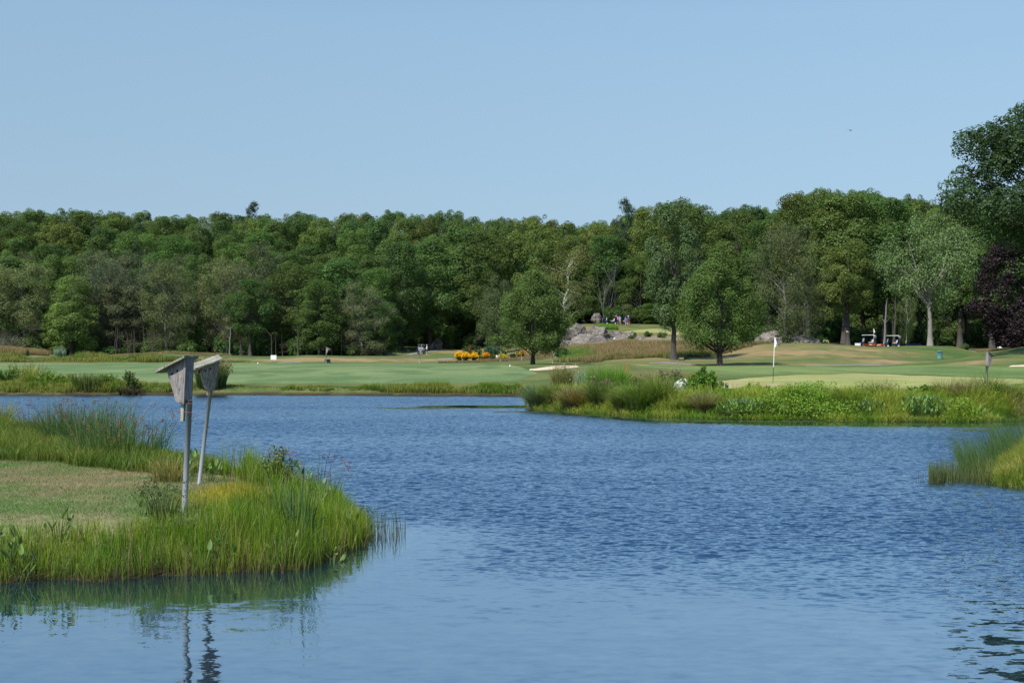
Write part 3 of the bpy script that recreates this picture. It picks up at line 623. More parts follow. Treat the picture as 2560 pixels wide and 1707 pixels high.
# the big bulrush clump
GB = 'tall bulrush clumps on the near bank'
for i, (px, Y, n, h, sp, ln, lb) in enumerate([(150, 28.0, 600, .72, 1.0, .42, 'tall dark bulrush clump with brown seed heads, leftmost of three beside the lawn'),
      (225, 24.8, 950, .98, 1.1, .42, 'tall dark bulrush clump with brown seed heads, middle and thickest of three beside the lawn'),
      (298, 21.8, 620, .80, 1.0, .46, 'tall dark bulrush clump with brown seed heads, rightmost of three, nearest the birdhouse posts')]):
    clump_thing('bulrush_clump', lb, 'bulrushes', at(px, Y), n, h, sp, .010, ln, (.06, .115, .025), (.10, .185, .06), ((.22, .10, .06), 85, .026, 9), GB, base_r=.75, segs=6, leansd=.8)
clump_thing('bulrush_clump', 'spreading bulrush clump with thick upright green blades near the tip of the near bank', 'bulrushes', at(740, 14.2), 95, .88, .5, .014, .38, (.04, .09, .03), (.09, .18, .06), None, GB, base_r=.17, segs=6, leansd=.6)
clump_thing('bulrush_clump', 'small sprig of bulrush with pinkish seed heads behind the tip of the near bank', 'bulrushes', at(795, 17.4), 60, .75, .6, .010, .35, (.04, .09, .03), (.08, .15, .06), ((.25, .12, .09), 22, .03, 7), GB, base_r=.3)
clump_thing('sedge_tuft', 'dry yellowish sedge tuft between the two near birdhouse posts', 'sedge', at(425, 18.0), 260, .42, .5, .008, .6, (.14, .13, .04), (.32, .28, .09), None, base_r=.22)
clump_thing('sedge_tuft', 'bright lime sedge tuft on a stump at the left edge of the near bank', 'sedge', at(2, 33.6), 300, .75, .6, .013, .55, (.12, .16, .03), (.30, .33, .06), None, base_r=.25)
clump_thing('flowering_weed', 'dark spiky weed with reddish stems at the foot of the nearest birdhouse post', 'weed', at(410, 14.15), 90, .40, .25, .008, .35, (.05, .05, .025), (.12, .12, .05), ((.06, .09, .03), 80, .018, 10), None, base_r=.14)
clump_thing('flowering_weed', 'pale seedy weed with bluish leaves right of the nearest birdhouse post', 'weed', at(468, 13.8), 70, .26, .3, .008, .5, (.08, .12, .05), (.22, .27, .14), ((.2, .25, .13), 40, .015, 8), None, base_r=.12)
def leafy(name, label, cat, loc, H, Rr, n, size, col, flowers=None, group=None, stems=16, shape='dome', mat='leaf_near', up=.5):
    t = empty(name, loc, rng.uniform(0, 6), label, cat, group); mb = MB(); parts = []
    A = rng.uniform(0, 6.28, stems); L = np.sqrt(rng.random(stems)); HH = H * rng.uniform(.65, 1.08, stems) * (1 - .35 * L ** 2)
    per = max(1, n // stems); tips = []
    for a, l, hh in zip(A, L, HH):
        top = np.array([l * Rr * math.cos(a), l * Rr * math.sin(a), hh]); bt = top * np.array([.3, .3, 0])
        mid = (bt + top) / 2 * np.array([.85, .85, 1.1]); mb.tube([bt, mid, top], [.008 * H + .003, .006 * H + .002, .003], 4, False); tips.append(top)
        tt = rng.uniform(.18, 1.02, per)[:, None]; pp = bt * (1 - tt) + top * tt + (mid - (bt + top) / 2) * 4 * tt * (1 - tt)
        sc = (1.15 - .75 * tt); pp = pp + rng.normal(0, 1, (per, 3)) * sc * min(Rr * .20, .09 * H + .02)
        parts.append(leaf_arrays(pp, rng.normal(size=(per, 3)) + np.array([0, -.1, up * 2]), size * rng.uniform(.6, 1.3, per), jit(col, per, .3)))
    mb.build('stems', M['soil'] if False else M['bark'], t)
    V, Q, c = join(parts); link('leaves', mesh_np('leaves', V, Q, c, M[mat]), t)
    if flowers:
        fc, fn, fs, fr = flowers; pk = np.array(tips)[rng.integers(0, len(tips), fn)]
        pp = pk + rng.normal(0, fr, (fn, 3)) * np.array([1, 1, .8]) + np.array([0, 0, fr * .5])
        V, Q, c = leaf_arrays(pp, rng.normal(size=pp.shape) + np.array([0, -.5, 1]), fs * rng.uniform(.7, 1.3, fn), jit(fc, fn, .2), .9)
        tag(link('flowers', mesh_np('flowers', V, Q, c, M['petal']), t), kind='stuff')
    return t
leafy('leafy_weed', 'bushy olive weed with pinkish tops standing behind the tip of the near bank', 'weed', at(695, 17.6), .62, .26, 1500, .035, (.14, .20, .035), ((.25, .16, .1), 40, .025, .03))
# broad-leaved water plants
def broadleaf(loc, H, n, label, size=.105, col=(.14, .23, .06), group='broad-leaved water plants on the near bank', spread=.16, spikes=0, cat='water plant'):
    near_ = cat == 'water plant'; H = H * (.72 if near_ else 1); n = int(n * (1.7 if near_ else 1))
    t = empty('water_plant', loc, rng.uniform(0, 6), label, cat, group); mb = MB(); LV = []; LQ = []; LC = []; o = 0; sp = []
    for i in range(n):
        a = rng.uniform(0, 6.28); l = spread * rng.uniform(.2, 1); hh = H * rng.uniform(.35, 1.05)
        tp = Vector((l * math.cos(a), l * math.sin(a), hh)); b0 = Vector((tp.x * .25, tp.y * .25, -.03)); mb.tube([b0, (b0 + tp) / 2 + Vector((0, 0, .02)), tp], [.005, .004, .003], 5, False)
        s = size * rng.uniform(.7, 1.15); az = rng.uniform(0, 6.28); d = Vector((math.cos(az) * .5, math.sin(az) * .5, rng.uniform(.3, 1.1))).normalized(); sd = d.cross(Vector((0, 0, 1))).normalized(); nn = sd.cross(d)
        prof = [(-.15, .10), (0, .18), (.25, .20), (.55, .14), (.8, .07), (1, .0)]
        vs = [tp]
        for u, wv in prof: vs += [tp + d * s * u + sd * s * wv + nn * s * .06, tp + d * s * u - nn * s * .03 * u, tp + d * s * u - sd * s * wv + nn * s * .06]
        qs = []
        for k in range(len(prof) - 1):
            q = 1 + 3 * k; qs += [(q, q + 1, q + 4, q + 3), (q + 1, q + 2, q + 5, q + 4)]
        LV += [tuple(v) for v in vs]; LQ += [tuple(i_ + o for i_ in q) for q in qs]; o += len(vs); LC.append(np.repeat(jit(col, 1, .25), len(vs), 0))
    mb.build('stems', M['stem'], t, True)
    link('leaves', mesh_np('leaves', np.array(LV), np.array(LQ), np.concatenate(LC), M['leaf_near'], True), t)
    if spikes:
        k = rng.uniform(0, 6.28, spikes); r = spread * np.sqrt(rng.random(spikes)); C0 = np.stack([r * np.cos(k), r * np.sin(k), H * rng.uniform(.9, 1.15, spikes)], 1)
        pp = np.repeat(C0, 14, 0) + rng.normal(0, 1, (spikes * 14, 3)) * np.array([.012, .012, .04])
        V, Q, c = leaf_arrays(pp, rng.normal(size=pp.shape), .024 if cat == 'pickerelweed' else .03, jit((.13, .12, .26), len(pp), .25), .9); tag(link('flowers', mesh_np('flowers', V, Q, c, M['petal']), t), kind='stuff')
    return t
M['stem'] = plain('green_stem', (.10, .16, .04), .6)
for px, Y, H, n, lb in [(480, 18.6, .42, 7, 'broad-leaved plant with big heart-shaped leaves just left of the far post foot'), (520, 17.9, .36, 7, 'broad-leaved plant right behind the foot of the second birdhouse post'),
                        (762, 17.0, .62, 6, 'tall dark arrow-leaved plant behind the spreading bulrush clump'), (790, 16.0, .55, 6, 'pale arrow-leaved plant between the bulrush clump and the water'),
                        (700, 13.5, .34, 5, 'light green broad leaves low among the rushes under the bulrush clump'), (905, 16.5, .36, 3, 'narrow dark leaves poking up at the tip of the near bank'),
                        (875, 15.2, .42, 4, 'bluish leaves in the reeds by the tip of the near bank'), (830, 13.75, .2, 3, 'yellow-green leaf clump low at the waterline near the tip'),
                        (20, 12.75, .48, 9, 'large-leaved plant at the bottom left corner of the near bank'), (55, 12.65, .3, 6, 'small bright-leaved plant by the waterline at the left edge'), (148, 13.3, .5, 6, 'dark-leaved tall weed rising above the rushes at the left'),
                        (565, 13.2, .42, 3, 'small pale leaf cluster amid the rushes right of the posts'), (350, 14.2, .3, 4, 'pale broad leaf pair amid the rushes left of the nearest post')]:
    broadleaf(at(px, Y), H, n, lb)

# ---- right bank in the near water
def fr_(X, Y): return sstep(-.15, .1, sdist(X, Y, RB)) * (X / Y * F + 1280 < 3500)
Xr_, Yr_ = sample(330000, XP(2470, 22), XP(3500, 30), 21, 32, fr_); P = onland(Xr_, Yr_); n = len(P); q = fbm(Xr_ * 1.5, Yr_ * 1.5, 81, 3)
cb = mixc(np.tile([.17, .23, .03], (n, 1)), (.33, .32, .08), sstep(.4, .6, q)); s = sdist(Xr_, Yr_, RB)
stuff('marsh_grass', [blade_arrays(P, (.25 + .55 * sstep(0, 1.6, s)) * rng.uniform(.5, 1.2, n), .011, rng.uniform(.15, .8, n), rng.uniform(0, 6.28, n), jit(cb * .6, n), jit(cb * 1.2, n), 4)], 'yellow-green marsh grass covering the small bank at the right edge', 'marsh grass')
def rd(px0, px1, Y0, Y1, n, h, ln, c0, c1, az=None):
    Y = rng.uniform(Y0, Y1, n); X = XP(rng.uniform(px0, px1, n), Y); P = np.stack([X, Y, np.full(n, -.08)], 1)
    return blade_arrays(P, h * rng.uniform(.5, 1.15, n), .010, np.abs(rng.normal(ln, .1, n)), rng.uniform(0, 6.28, n) if az is None else rng.normal(az, .5, n), jit(c0, n), jit(c1, n), 4)
stuff('water_reeds', [rd(2322, 2362, 22.3, 23.2, 330, .42, .06, (.09, .10, .04), (.12, .17, .06)), rd(2362, 2440, 22.2, 24, 380, .42, .1, (.09, .10, .04), (.13, .18, .06)),
      rd(2400, 2500, 23, 26, 650, .8, .35, (.05, .10, .025), (.09, .17, .05), 2.7), rd(2480, 2600, 25, 29, 900, .95, .28, (.05, .10, .025), (.09, .17, .05), 2.6), rd(2290, 2322, 22.6, 23.2, 9, .28, .1, (.06, .07, .04), (.08, .1, .05)),
      rd(2440, 2480, 22, 23, 160, .5, .2, (.10, .12, .04), (.18, .22, .07))], 'dark green reeds standing in the water left of the small right bank', 'reeds')

# ---------------------------------------------------------------- right-hand shore plants
GT = 'arching sedge tussocks along the point'
OL, OL2 = (.05, .07, .02), (.19, .22, .085)
tus = [(1345, 52.8, 1.0, .9, 'grey-green', 'leftmost grey-green sedge tussock at the tip of the point'),
       (1385, 52.0, .85, .9, 'olive', 'olive sedge tussock second from the tip of the point'),
       (1432, 51.4, .95, .9, 'tan', 'tan-tipped sedge tussock below the tall reed column'),
       (1452, 50.6, .75, .7, 'brown', 'rusty brown dry sedge tussock at the waterline of the point'),
       (1505, 50.4, 1.1, 1.1, 'dark', 'dark green sedge tussock right of the rusty one'),
       (1560, 50.2, .95, .9, 'olive', 'olive sedge tussock wedged between two larger ones'),
       (1600, 49.4, 1.15, 1.35, 'green', 'wide green arching sedge tussock in the middle of the point'),
       (1650, 48.9, 1.1, 1.2, 'olive', 'wide olive sedge tussock just left of the white stone'),
       (1712, 48.2, .42, .8, 'olive', 'low olive sedge tussock in front of the white stone'),
       (1760, 47.6, .7, .9, 'tan', 'straw-tinted low sedge tussock under the tall leafy bush')]
CB = {'grey-green': ((.06, .10, .05), (.18, .25, .12)), 'olive': ((.07, .10, .02), (.24, .31, .07)), 'tan': ((.10, .10, .035), (.33, .29, .13)),
      'brown': ((.12, .09, .03), (.32, .23, .09)), 'dark': ((.04, .07, .018), (.15, .22, .05)), 'green': ((.06, .11, .02), (.21, .33, .055))}
for i, (px, Y, h, sp, k, lb) in enumerate(tus):
    clump_thing('sedge_tussock', lb, 'sedge', at(px, np.interp(px, shore_px, shore_y) + .25 + (.5 if i % 3 == 1 else 0), .0), 900, h * 1.0, sp * .95, .020, .8, *CB[k], None, GT, base_r=.34 * sp, segs=6, leansd=.45)
for px, Y, h, k, lb in [(1985, 45.6, .62, 'green', 'upright green fountain of grass on the bank below the flagstick'),
                        (2200, 45.0, .75, 'tan', 'straw-coloured arching grass on the bank below the green'),
                        (2420, 44.6, .8, 'tan', 'straw-tipped drooping sedge near the right-hand birdhouse'),
                        (2470, 44.9, .95, 'olive', 'large drooping sedge at the foot of the right-hand birdhouse'),
                        (2520, 44.8, .7, 'olive', 'drooping sedge right of the right-hand birdhouse'),
                        (2110, 45.2, .55, 'olive', 'short olive sedge beside the dead log under the green'),
                        (2370, 45.2, .8, 'tan', 'tall tan sedge left of the right-hand birdhouse')]:
    clump_thing('sedge_tussock', lb, 'sedge', at(px, Y + .3, .05), 520, h * 1.2, 1, .02, .7, *CB[k], None, 'sedges along the bank below the green', base_r=.26, segs=5, leansd=.4)
clump_thing('reed_column', 'tall tan-topped reed column standing above the tip of the point', 'reeds', at(1405, 54.0), 900, 1.25, .5, .022, .12, (.09, .13, .03), (.26, .25, .09), ((.32, .28, .14), 50, .07, 4), None, base_r=.36, leansd=.8)
clump_thing('iris_clump', 'silvery blue-green iris leaves behind the tussocks', 'iris', at(1478, 57.0), 500, 1.05, .9, .035, .18, (.10, .17, .09), (.28, .38, .25), None, None, base_r=1.0, leansd=.8)
clump_thing('cattail_clump', 'silvery cattail leaves with two brown heads right of the reed column', 'cattails', at(1440, 55.5), 120, .95, .5, .03, .2, (.12, .18, .09), (.26, .35, .2), ((.08, .04, .02), 4, .07, 5), None, base_r=.5)
clump_thing('bright_rush_clump', 'vivid green rush clump standing tall above the point', 'rushes', at(1520, 55.0), 900, 1.22, .9, .03, .26, (.06, .14, .015), (.16, .33, .035), None, None, base_r=.72, leansd=.7)
clump_thing('dark_weed_clump', 'short dark green leafy weeds behind the tip of the point', 'weeds', at(1352, 55.2), 260, .62, .6, .04, .35, (.05, .11, .03), (.11, .21, .07), None, None, base_r=.6)
leafy('joe_pye_weed', 'dusty pink flower heads among the tussocks of the point', 'wildflower', at(1500, 52.5), .8, .5, 1400, .07, (.08, .13, .03), ((.30, .17, .17), 220, .06, .06))
leafy('joe_pye_weed', 'pinkish seed heads right of the red stake', 'wildflower', at(1600, 57), .72, .7, 1500, .07, (.12, .18, .045), ((.30, .19, .17), 160, .06, .07))
leafy('joe_pye_weed', 'purplish flower heads between the red stake and the tall leafy bush', 'wildflower', at(1668, 60), .8, .9, 1800, .07, (.12, .18, .045), ((.30, .18, .18), 260, .06, .08))
leafy('leafy_bush', 'tall bright green leafy bush beside the white stone', 'bush', at(1757, 50.0), .95, .82, 9000, .085, (.14, .25, .035), None, None, 36)
leafy('leafy_bush', 'slender green shoots standing tallest on top of the bush by the white stone', 'bush', at(1768, 50.4), 1.25, .5, 3000, .085, (.12, .22, .035), None, None, 7)
leafy('leafy_bush', 'rounded yellow-green bush right of the white stone', 'bush', at(1822, 48.2), .42, .8, 4500, .075, (.18, .28, .035), None, None, 30)
leafy('leafy_bush', 'wide lime green leafy mound above the purple-flowered water plants', 'bush', at(1885, 47.6), .62, 1.2, 6500, .075, (.17, .29, .035), None, None, 40)
leafy('leafy_bush', 'lime green leafy mound right of the fountain of grass', 'bush', at(2060, 46.2), .52, .9, 3600, .07, (.19, .30, .035), None, None, 30)
leafy('leafy_bush', 'bright leafy mound behind the broad-leaved plants below the green', 'bush', at(2315, 45.8), .6, .8, 4200, .075, (.15, .28, .035), None, None, 30)
leafy('leafy_bush', 'bright green leafy patch at the far right of the bank', 'bush', at(2520, 46.6), .55, .8, 3200, .075, (.15, .27, .035), None, None, 26)
leafy('leafy_bush', 'small lime green patch left of the right-hand birdhouse', 'bush', at(2395, 49.0), .5, .4, 900, .07, (.20, .31, .04), None, None, 14)
for px, Y, H, n, sp, lb, sk in [(1850, 46.6, .5, 90, .75, 'purple-spiked pickerelweed patch at the waterline, left half', 26), (1905, 46.4, .48, 80, .6, 'purple-spiked pickerelweed patch at the waterline, right half', 14),
        (2305, 44.9, .62, 120, .62, 'dark broad-leaved pickerelweed clump rising from the water below the green', 8), (2345, 44.7, .5, 34, .45, 'lower broad-leaved clump right of the dark pickerelweed', 3),
        (2180, 44.9, .45, 34, .42, 'small broad-leaved clump with faint purple spikes by the dead log', 6), (1832, 46.1, .3, 20, .4, 'low pale-leaved water plants left of the pickerelweed', 0), (1952, 45.8, .34, 24, .4, 'low bright water plants under the fountain of grass', 0), (2455, 44.5, .42, 20, .35, 'narrow-leaved water plants under the right-hand birdhouse', 0)]:
    broadleaf(at(px, np.interp(px, shore_px, shore_y) - .1), H, n, lb, .15, (.15, .27, .065), 'pickerelweed along the bank', sp, sk, 'pickerelweed')
# mixed weeds along the shores (countless)
def shoreband(x0, x1, n, d0, d1, dfun=None):
    px = rng.uniform(x0, x1, n); d = rng.uniform(d0, d1, n); Y = np.interp(px, shore_px, shore_y) + d; X = XP(px, Y)
    s = shore(X, Y); return X, Y, px, s
X1, Y1, p1, s1 = shoreband(1330, 2700, 150000, -.6, 3.2); k = (s1 > -.42) & (rng.random(len(s1)) < (.45 + .55 * sstep(1780, 1900, p1)) * sstep(3.2, 1.7, s1 + 1.2 * (fbm(X1 * .6, Y1 * .6, 84, 3) - .5))); X1, Y1, p1, s1 = X1[k], Y1[k], p1[k], s1[k]
q = fbm(X1 * 1.1, Y1 * 1.1, 82, 3); q2 = fbm(X1 * .4, Y1 * .4, 83, 3); n = len(X1); cb = mixc(np.tile([.17, .29, .03], (n, 1)), (.32, .38, .06), sstep(.42, .6, q)); cb = mixc(cb, (.28, .23, .11), .7 * sstep(.55, .72, q2)); cb = mixc(cb, (.06, .10, .02), .7 * sstep(.45, .3, q))
kk = (fbm(X1 * .8, Y1 * .8, 89, 3) > .5) & (rng.random(n) < .42) & (p1 > 1700); PL = onland(X1[kk], Y1[kk]); PL[:, 2] += .05 + rng.random(kk.sum()) ** .7 * (.12 + .62 * sstep(.42, .7, fbm(X1[kk] * .8, Y1[kk] * .8, 89, 3)))
lw = leaf_arrays(PL, rng.normal(size=PL.shape) + np.array([0, -.3, .9]), rng.uniform(.04, .10, len(PL)), jit((.19, .32, .035), len(PL), .3), .5)
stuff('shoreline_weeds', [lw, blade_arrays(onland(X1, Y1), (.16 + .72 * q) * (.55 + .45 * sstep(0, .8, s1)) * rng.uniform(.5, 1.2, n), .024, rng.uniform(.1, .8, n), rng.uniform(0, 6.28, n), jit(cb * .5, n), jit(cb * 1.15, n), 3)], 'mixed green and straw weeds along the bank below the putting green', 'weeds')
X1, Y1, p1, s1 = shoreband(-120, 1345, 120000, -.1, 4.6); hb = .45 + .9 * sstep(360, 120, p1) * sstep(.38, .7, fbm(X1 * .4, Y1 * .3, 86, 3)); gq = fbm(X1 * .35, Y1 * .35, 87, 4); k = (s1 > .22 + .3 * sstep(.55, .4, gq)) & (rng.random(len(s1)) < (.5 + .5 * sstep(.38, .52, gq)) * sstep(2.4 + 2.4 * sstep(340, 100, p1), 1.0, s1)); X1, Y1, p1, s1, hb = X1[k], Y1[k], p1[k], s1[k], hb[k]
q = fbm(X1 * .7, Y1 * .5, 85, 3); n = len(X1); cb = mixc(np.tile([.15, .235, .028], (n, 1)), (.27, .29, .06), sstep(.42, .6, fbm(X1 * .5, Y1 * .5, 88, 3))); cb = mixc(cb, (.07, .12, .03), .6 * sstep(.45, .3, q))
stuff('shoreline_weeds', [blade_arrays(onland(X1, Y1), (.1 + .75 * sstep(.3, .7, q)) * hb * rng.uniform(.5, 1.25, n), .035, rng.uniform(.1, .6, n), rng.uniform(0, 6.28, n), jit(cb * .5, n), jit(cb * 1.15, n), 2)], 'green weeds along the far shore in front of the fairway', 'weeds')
# far shore individual clumps
clump_thing('shore_rush_clump', 'large rush clump with tan tops on the far shore behind the second birdhouse', 'rushes', at(528, 74.2), 900, 1.5, 1.2, .035, .34, (.05, .09, .03), (.15, .20, .07), ((.25, .17, .09), 260, .09, 4), None, base_r=.75)
clump_thing('shore_rush_clump', 'smooth dark green rush clump on the far shore', 'rushes', at(222, 73.3), 500, .85, .8, .03, .2, (.05, .09, .015), (.12, .17, .03), None, None, base_r=.8)
clump_thing('shore_rush_clump', 'yellow-topped weed clump on the far shore near the left edge', 'weeds', at(58, 76.2), 320, 1.2, .9, .035, .5, (.10, .14, .03), (.38, .36, .07), None, None, base_r=.7)
clump_thing('shore_rush_clump', 'tall thin grey-green weeds above the yellow-topped clump', 'weeds', at(72, 77.5), 200, 1.4, .9, .025, .25, (.08, .11, .04), (.15, .19, .09), None, None, base_r=.9)
clump_thing('shore_stump', 'dark stump with weeds sprouting at the far waterline', 'stump', at(325, 73.0), 220, .55, .7, .05, .9, (.035, .028, .018), (.09, .075, .04), None, None, base_r=.55)
leafy('leafy_weed', 'spiky green weed with a pinkish tip growing from the dark stump', 'weed', at(328, 73.4, .1), .95, .4, 700, .12, (.10, .17, .04), ((.28, .17, .12), 30, .08, .06))
for px, Y, H, Rr, c_, lb in [(22, 75.5, 1.0, .8, (.13, .24, .05), 'big-leaved green weed bush at the left end of the far shore'), (120, 74.6, .8, .8, (.15, .24, .03), 'low olive weed bush on the far shore between the two rush clumps'), (268, 74.4, .7, .7, (.16, .27, .04), 'bright weed bush on the far shore left of the dark stump'), (176, 75.4, .6, .9, (.2, .26, .04), 'yellowish weed bush on the far shore')]:
    leafy('leafy_weed', lb, 'weed', at(px, Y), H, Rr, 1500, .10, c_, None, None, 24)
# rough in front of the far left mound
def band(name, px0, px1, Yf, n, h, wd, c, label, cat='tall grass', segs=2, dens=None, lean=.4, top=1.2):
    px = rng.uniform(px0, px1, n); ya, yb = Yf; Y = rng.uniform(ya, yb, n); X = XP(px, Y)
    ex = np.minimum(px - px0, px1 - px) / (.16 * (px1 - px0)); ey = np.minimum(Y - ya, yb - Y) / (.22 * (yb - ya)); k = np.minimum(np.minimum(ex, ey), 1) > 1.1 * vn(X * .45, Y * .45, 98) - .12; px, Y, X = px[k], Y[k], X[k]; n = len(X)
    if dens is not None: k = rng.random(n) < dens(px, Y, X); px, Y, X = px[k], Y[k], X[k]; n = len(X)
    cc = c(px, Y, X) if callable(c) else np.tile(c, (n, 1)); hh = h(px, Y, X) if callable(h) else h
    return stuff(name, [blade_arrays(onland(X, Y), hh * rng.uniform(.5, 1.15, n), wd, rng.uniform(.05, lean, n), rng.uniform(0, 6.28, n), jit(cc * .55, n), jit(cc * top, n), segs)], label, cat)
def cw(px, Y, X):
    q = fbm(X * .25, Y * .25, 91, 3); c = mixc(np.tile([.11, .20, .03], (len(px), 1)), (.25, .24, .06), sstep(.42, .6, q)); return mixc(c, (.06, .11, .03), .7 * sstep(.45, .32, q))
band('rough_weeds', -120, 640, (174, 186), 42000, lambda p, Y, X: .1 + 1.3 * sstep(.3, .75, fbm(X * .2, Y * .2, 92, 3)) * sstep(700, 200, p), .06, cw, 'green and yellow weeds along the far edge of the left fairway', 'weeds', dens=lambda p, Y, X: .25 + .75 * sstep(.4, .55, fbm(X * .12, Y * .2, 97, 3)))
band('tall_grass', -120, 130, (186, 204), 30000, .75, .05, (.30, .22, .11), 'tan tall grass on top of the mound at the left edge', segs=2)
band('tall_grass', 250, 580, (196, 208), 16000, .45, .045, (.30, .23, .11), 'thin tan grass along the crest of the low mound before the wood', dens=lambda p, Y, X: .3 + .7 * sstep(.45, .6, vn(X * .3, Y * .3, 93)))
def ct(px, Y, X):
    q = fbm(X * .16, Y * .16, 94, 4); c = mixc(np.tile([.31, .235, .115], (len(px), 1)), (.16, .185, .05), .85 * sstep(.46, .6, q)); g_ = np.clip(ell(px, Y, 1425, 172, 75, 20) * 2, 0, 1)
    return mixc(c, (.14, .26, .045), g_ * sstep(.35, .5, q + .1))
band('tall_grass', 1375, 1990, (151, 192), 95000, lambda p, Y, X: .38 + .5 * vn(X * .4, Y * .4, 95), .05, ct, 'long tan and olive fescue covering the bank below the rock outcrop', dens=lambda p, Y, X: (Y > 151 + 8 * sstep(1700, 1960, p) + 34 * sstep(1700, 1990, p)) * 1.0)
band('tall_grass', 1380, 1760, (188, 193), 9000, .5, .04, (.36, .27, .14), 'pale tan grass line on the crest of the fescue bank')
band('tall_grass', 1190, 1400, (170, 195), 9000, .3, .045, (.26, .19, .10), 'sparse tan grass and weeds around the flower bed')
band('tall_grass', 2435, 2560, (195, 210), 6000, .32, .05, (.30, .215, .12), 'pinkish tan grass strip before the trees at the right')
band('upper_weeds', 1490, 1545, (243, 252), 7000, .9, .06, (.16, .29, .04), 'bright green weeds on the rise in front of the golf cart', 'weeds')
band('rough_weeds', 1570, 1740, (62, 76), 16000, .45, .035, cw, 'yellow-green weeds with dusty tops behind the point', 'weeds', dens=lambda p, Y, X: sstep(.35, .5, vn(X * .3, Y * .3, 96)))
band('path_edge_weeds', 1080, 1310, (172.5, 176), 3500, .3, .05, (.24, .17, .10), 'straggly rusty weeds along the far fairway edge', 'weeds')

# ---------------------------------------------------------------- trees
def tree_meshes(seed, H=20., R0=5.5, base=.22, nblob=55, br=1.5, nleaf=26000, ls=.235, col=(.06, .10, .03), shape='oak', trunk_r=.35, bark='bark', leafm='leaf', limbs=16, droop=0, airy=0, lean=0, fork=False, upb=.35, squash=.95):
    global rng
    old = rng; rng = np.random.default_rng(seed); rnd = random.Random(seed)
    z0 = H * base; blobs = []
    def env(t):
        if shape == 'lawn': return float(np.interp(t, [0, .12, .35, .6, .82, 1], [.62, .92, 1, .84, .5, .12]))
        if shape == 'dome': return float(np.interp(t, [0, .2, .5, .7, .85, 1], [.75, 1, 1, .92, .72, .35]))
        if shape == 'oak': return (math.sin(math.pi * min(1, max(0, .10 + .80 * t))) ** .55)
        if shape == 'ovate': return max(.05, (1 - t) ** .62 * (.55 + 1.0 * min(1, t * 3.2)) ** 1) * .72
        if shape == 'cone': return max(.04, 1 - t) ** .8
        if shape == 'tall': return (math.sin(math.pi * min(1, .18 + .78 * t)) ** .5)
        return 1
    tries = 0
    while len(blobs) < nblob and tries < 4000:
        tries += 1
        t = rnd.random(); e = env(t) * R0; a = rnd.uniform(0, 6.283); b = br * rnd.uniform(.6, 1.35) * (.6 + .4 * env(t))
        rr = max(0, e - b * .75) * math.sqrt(rnd.uniform(.25, 1)); z = z0 + b * .5 + t * (H - z0 - b * .9)
        a_ = 1 + .22 * math.sin(a * 2 + seed) + .12 * math.sin(a * 3 + z)
        x, y = rr * a_ * math.cos(a) + lean * (z / H) ** 2, rr * a_ * math.sin(a)
        blobs.append((x, y, z, b))
    Bl = np.array(blobs); wt = Bl[:, 3] ** 2; cnt = np.maximum(20, (nleaf * wt / wt.sum()).astype(int)); parts = []
    for (x, y, z, b), c in zip(blobs, cnt):
        d = rng.normal(size=(c, 3)); d[:, 2] += upb; d /= np.linalg.norm(d, axis=1, keepdims=True)
        rad = b * (rng.uniform(.45, 1.0, c) ** .5 if not airy else rng.uniform(0, 1.25, c) ** .6) * (1 + .35 * (n3(d * 2.4 + np.array([x, y, z]), seed) - .5) * 2)
        p = d * rad[:, None] * np.array([1, 1, squash]) + np.array([x, y, z])
        if droop: p[:, 2] -= droop * rng.random(c) ** 2 * b
        outw = p - np.array([0, 0, z0 + (H - z0) * .35]); outw /= np.linalg.norm(outw, axis=1, keepdims=True) + 1e-6
        nn = d * .8 + outw * .3 + np.array([0, 0, .45]) + rng.normal(0, .55 + .25 * airy, (c, 3))
        cc = jit(np.array(col) * rnd.uniform(.84, 1.18), c, .24, .10)
        parts.append(leaf_arrays(p, nn, ls * rng.uniform(.6, 1.35, c), cc, .72))
    V, Q, c = join(parts); crown = mesh_np('crown', V, Q, c, M[leafm])
    mb = MB(); th = H * .86; npt = 9
    tp = [Vector((rnd.uniform(-.12, .12) * i * .5 + lean * (i / (npt - 1)) ** 2, rnd.uniform(-.12, .12) * i * .5, -.3 + (th + .3) * i / (npt - 1))) for i in range(npt)]
    if fork: tp = tp[:5]
    rad = [trunk_r * (1.35 if i == 0 else 1) * (1 - .88 * i / (npt - 1)) for i in range(len(tp))]
    mb.tube(tp, rad, 8)
    def on(zz):
        zz = min(zz, tp[-1].z); f = (zz + .3) / (th + .3) * (npt - 1); i = min(len(tp) - 2, max(0, int(f))); return tp[i].lerp(tp[i + 1], min(1, f - i))
    order = sorted(range(len(blobs)), key=lambda i: -math.hypot(blobs[i][0], blobs[i][1]))[:limbs]
    for i in order:
        x, y, z, b = blobs[i]; r_ = math.hypot(x, y); sz = max(z0 * .8, z - r_ * rnd.uniform(.5, 1.0)); s0 = on(sz); e = Vector((x, y, z))
        m_ = s0.lerp(e, .5) + Vector((rnd.uniform(-.3, .3), rnd.uniform(-.3, .3), r_ * .12)); r1 = trunk_r * .32 * (1 - .6 * sz / H)
        mb.tube([s0, m_, e], [r1, r1 * .6, r1 * .15], 5, False)
        for k in range(2):
            q_ = m_.lerp(e, rnd.uniform(.1, .7)); mb.tube([q_, q_ + Vector((rnd.gauss(0, b * .6), rnd.gauss(0, b * .6), rnd.uniform(.1, 1) * b))], [r1 * .3, r1 * .08], 4, False)
    if fork:
        for sgn in (-1, 1):
            e = Vector((sgn * R0 * .45, rnd.uniform(-1, 1), H * .8)); s0 = tp[-1] - Vector((0, 0, .3)); m_ = s0.lerp(e, .5) + Vector((sgn * .5, 0, -.3))
            mb.tube([s0, m_, e], [trunk_r * .55, trunk_r * .36, .05], 7, False)
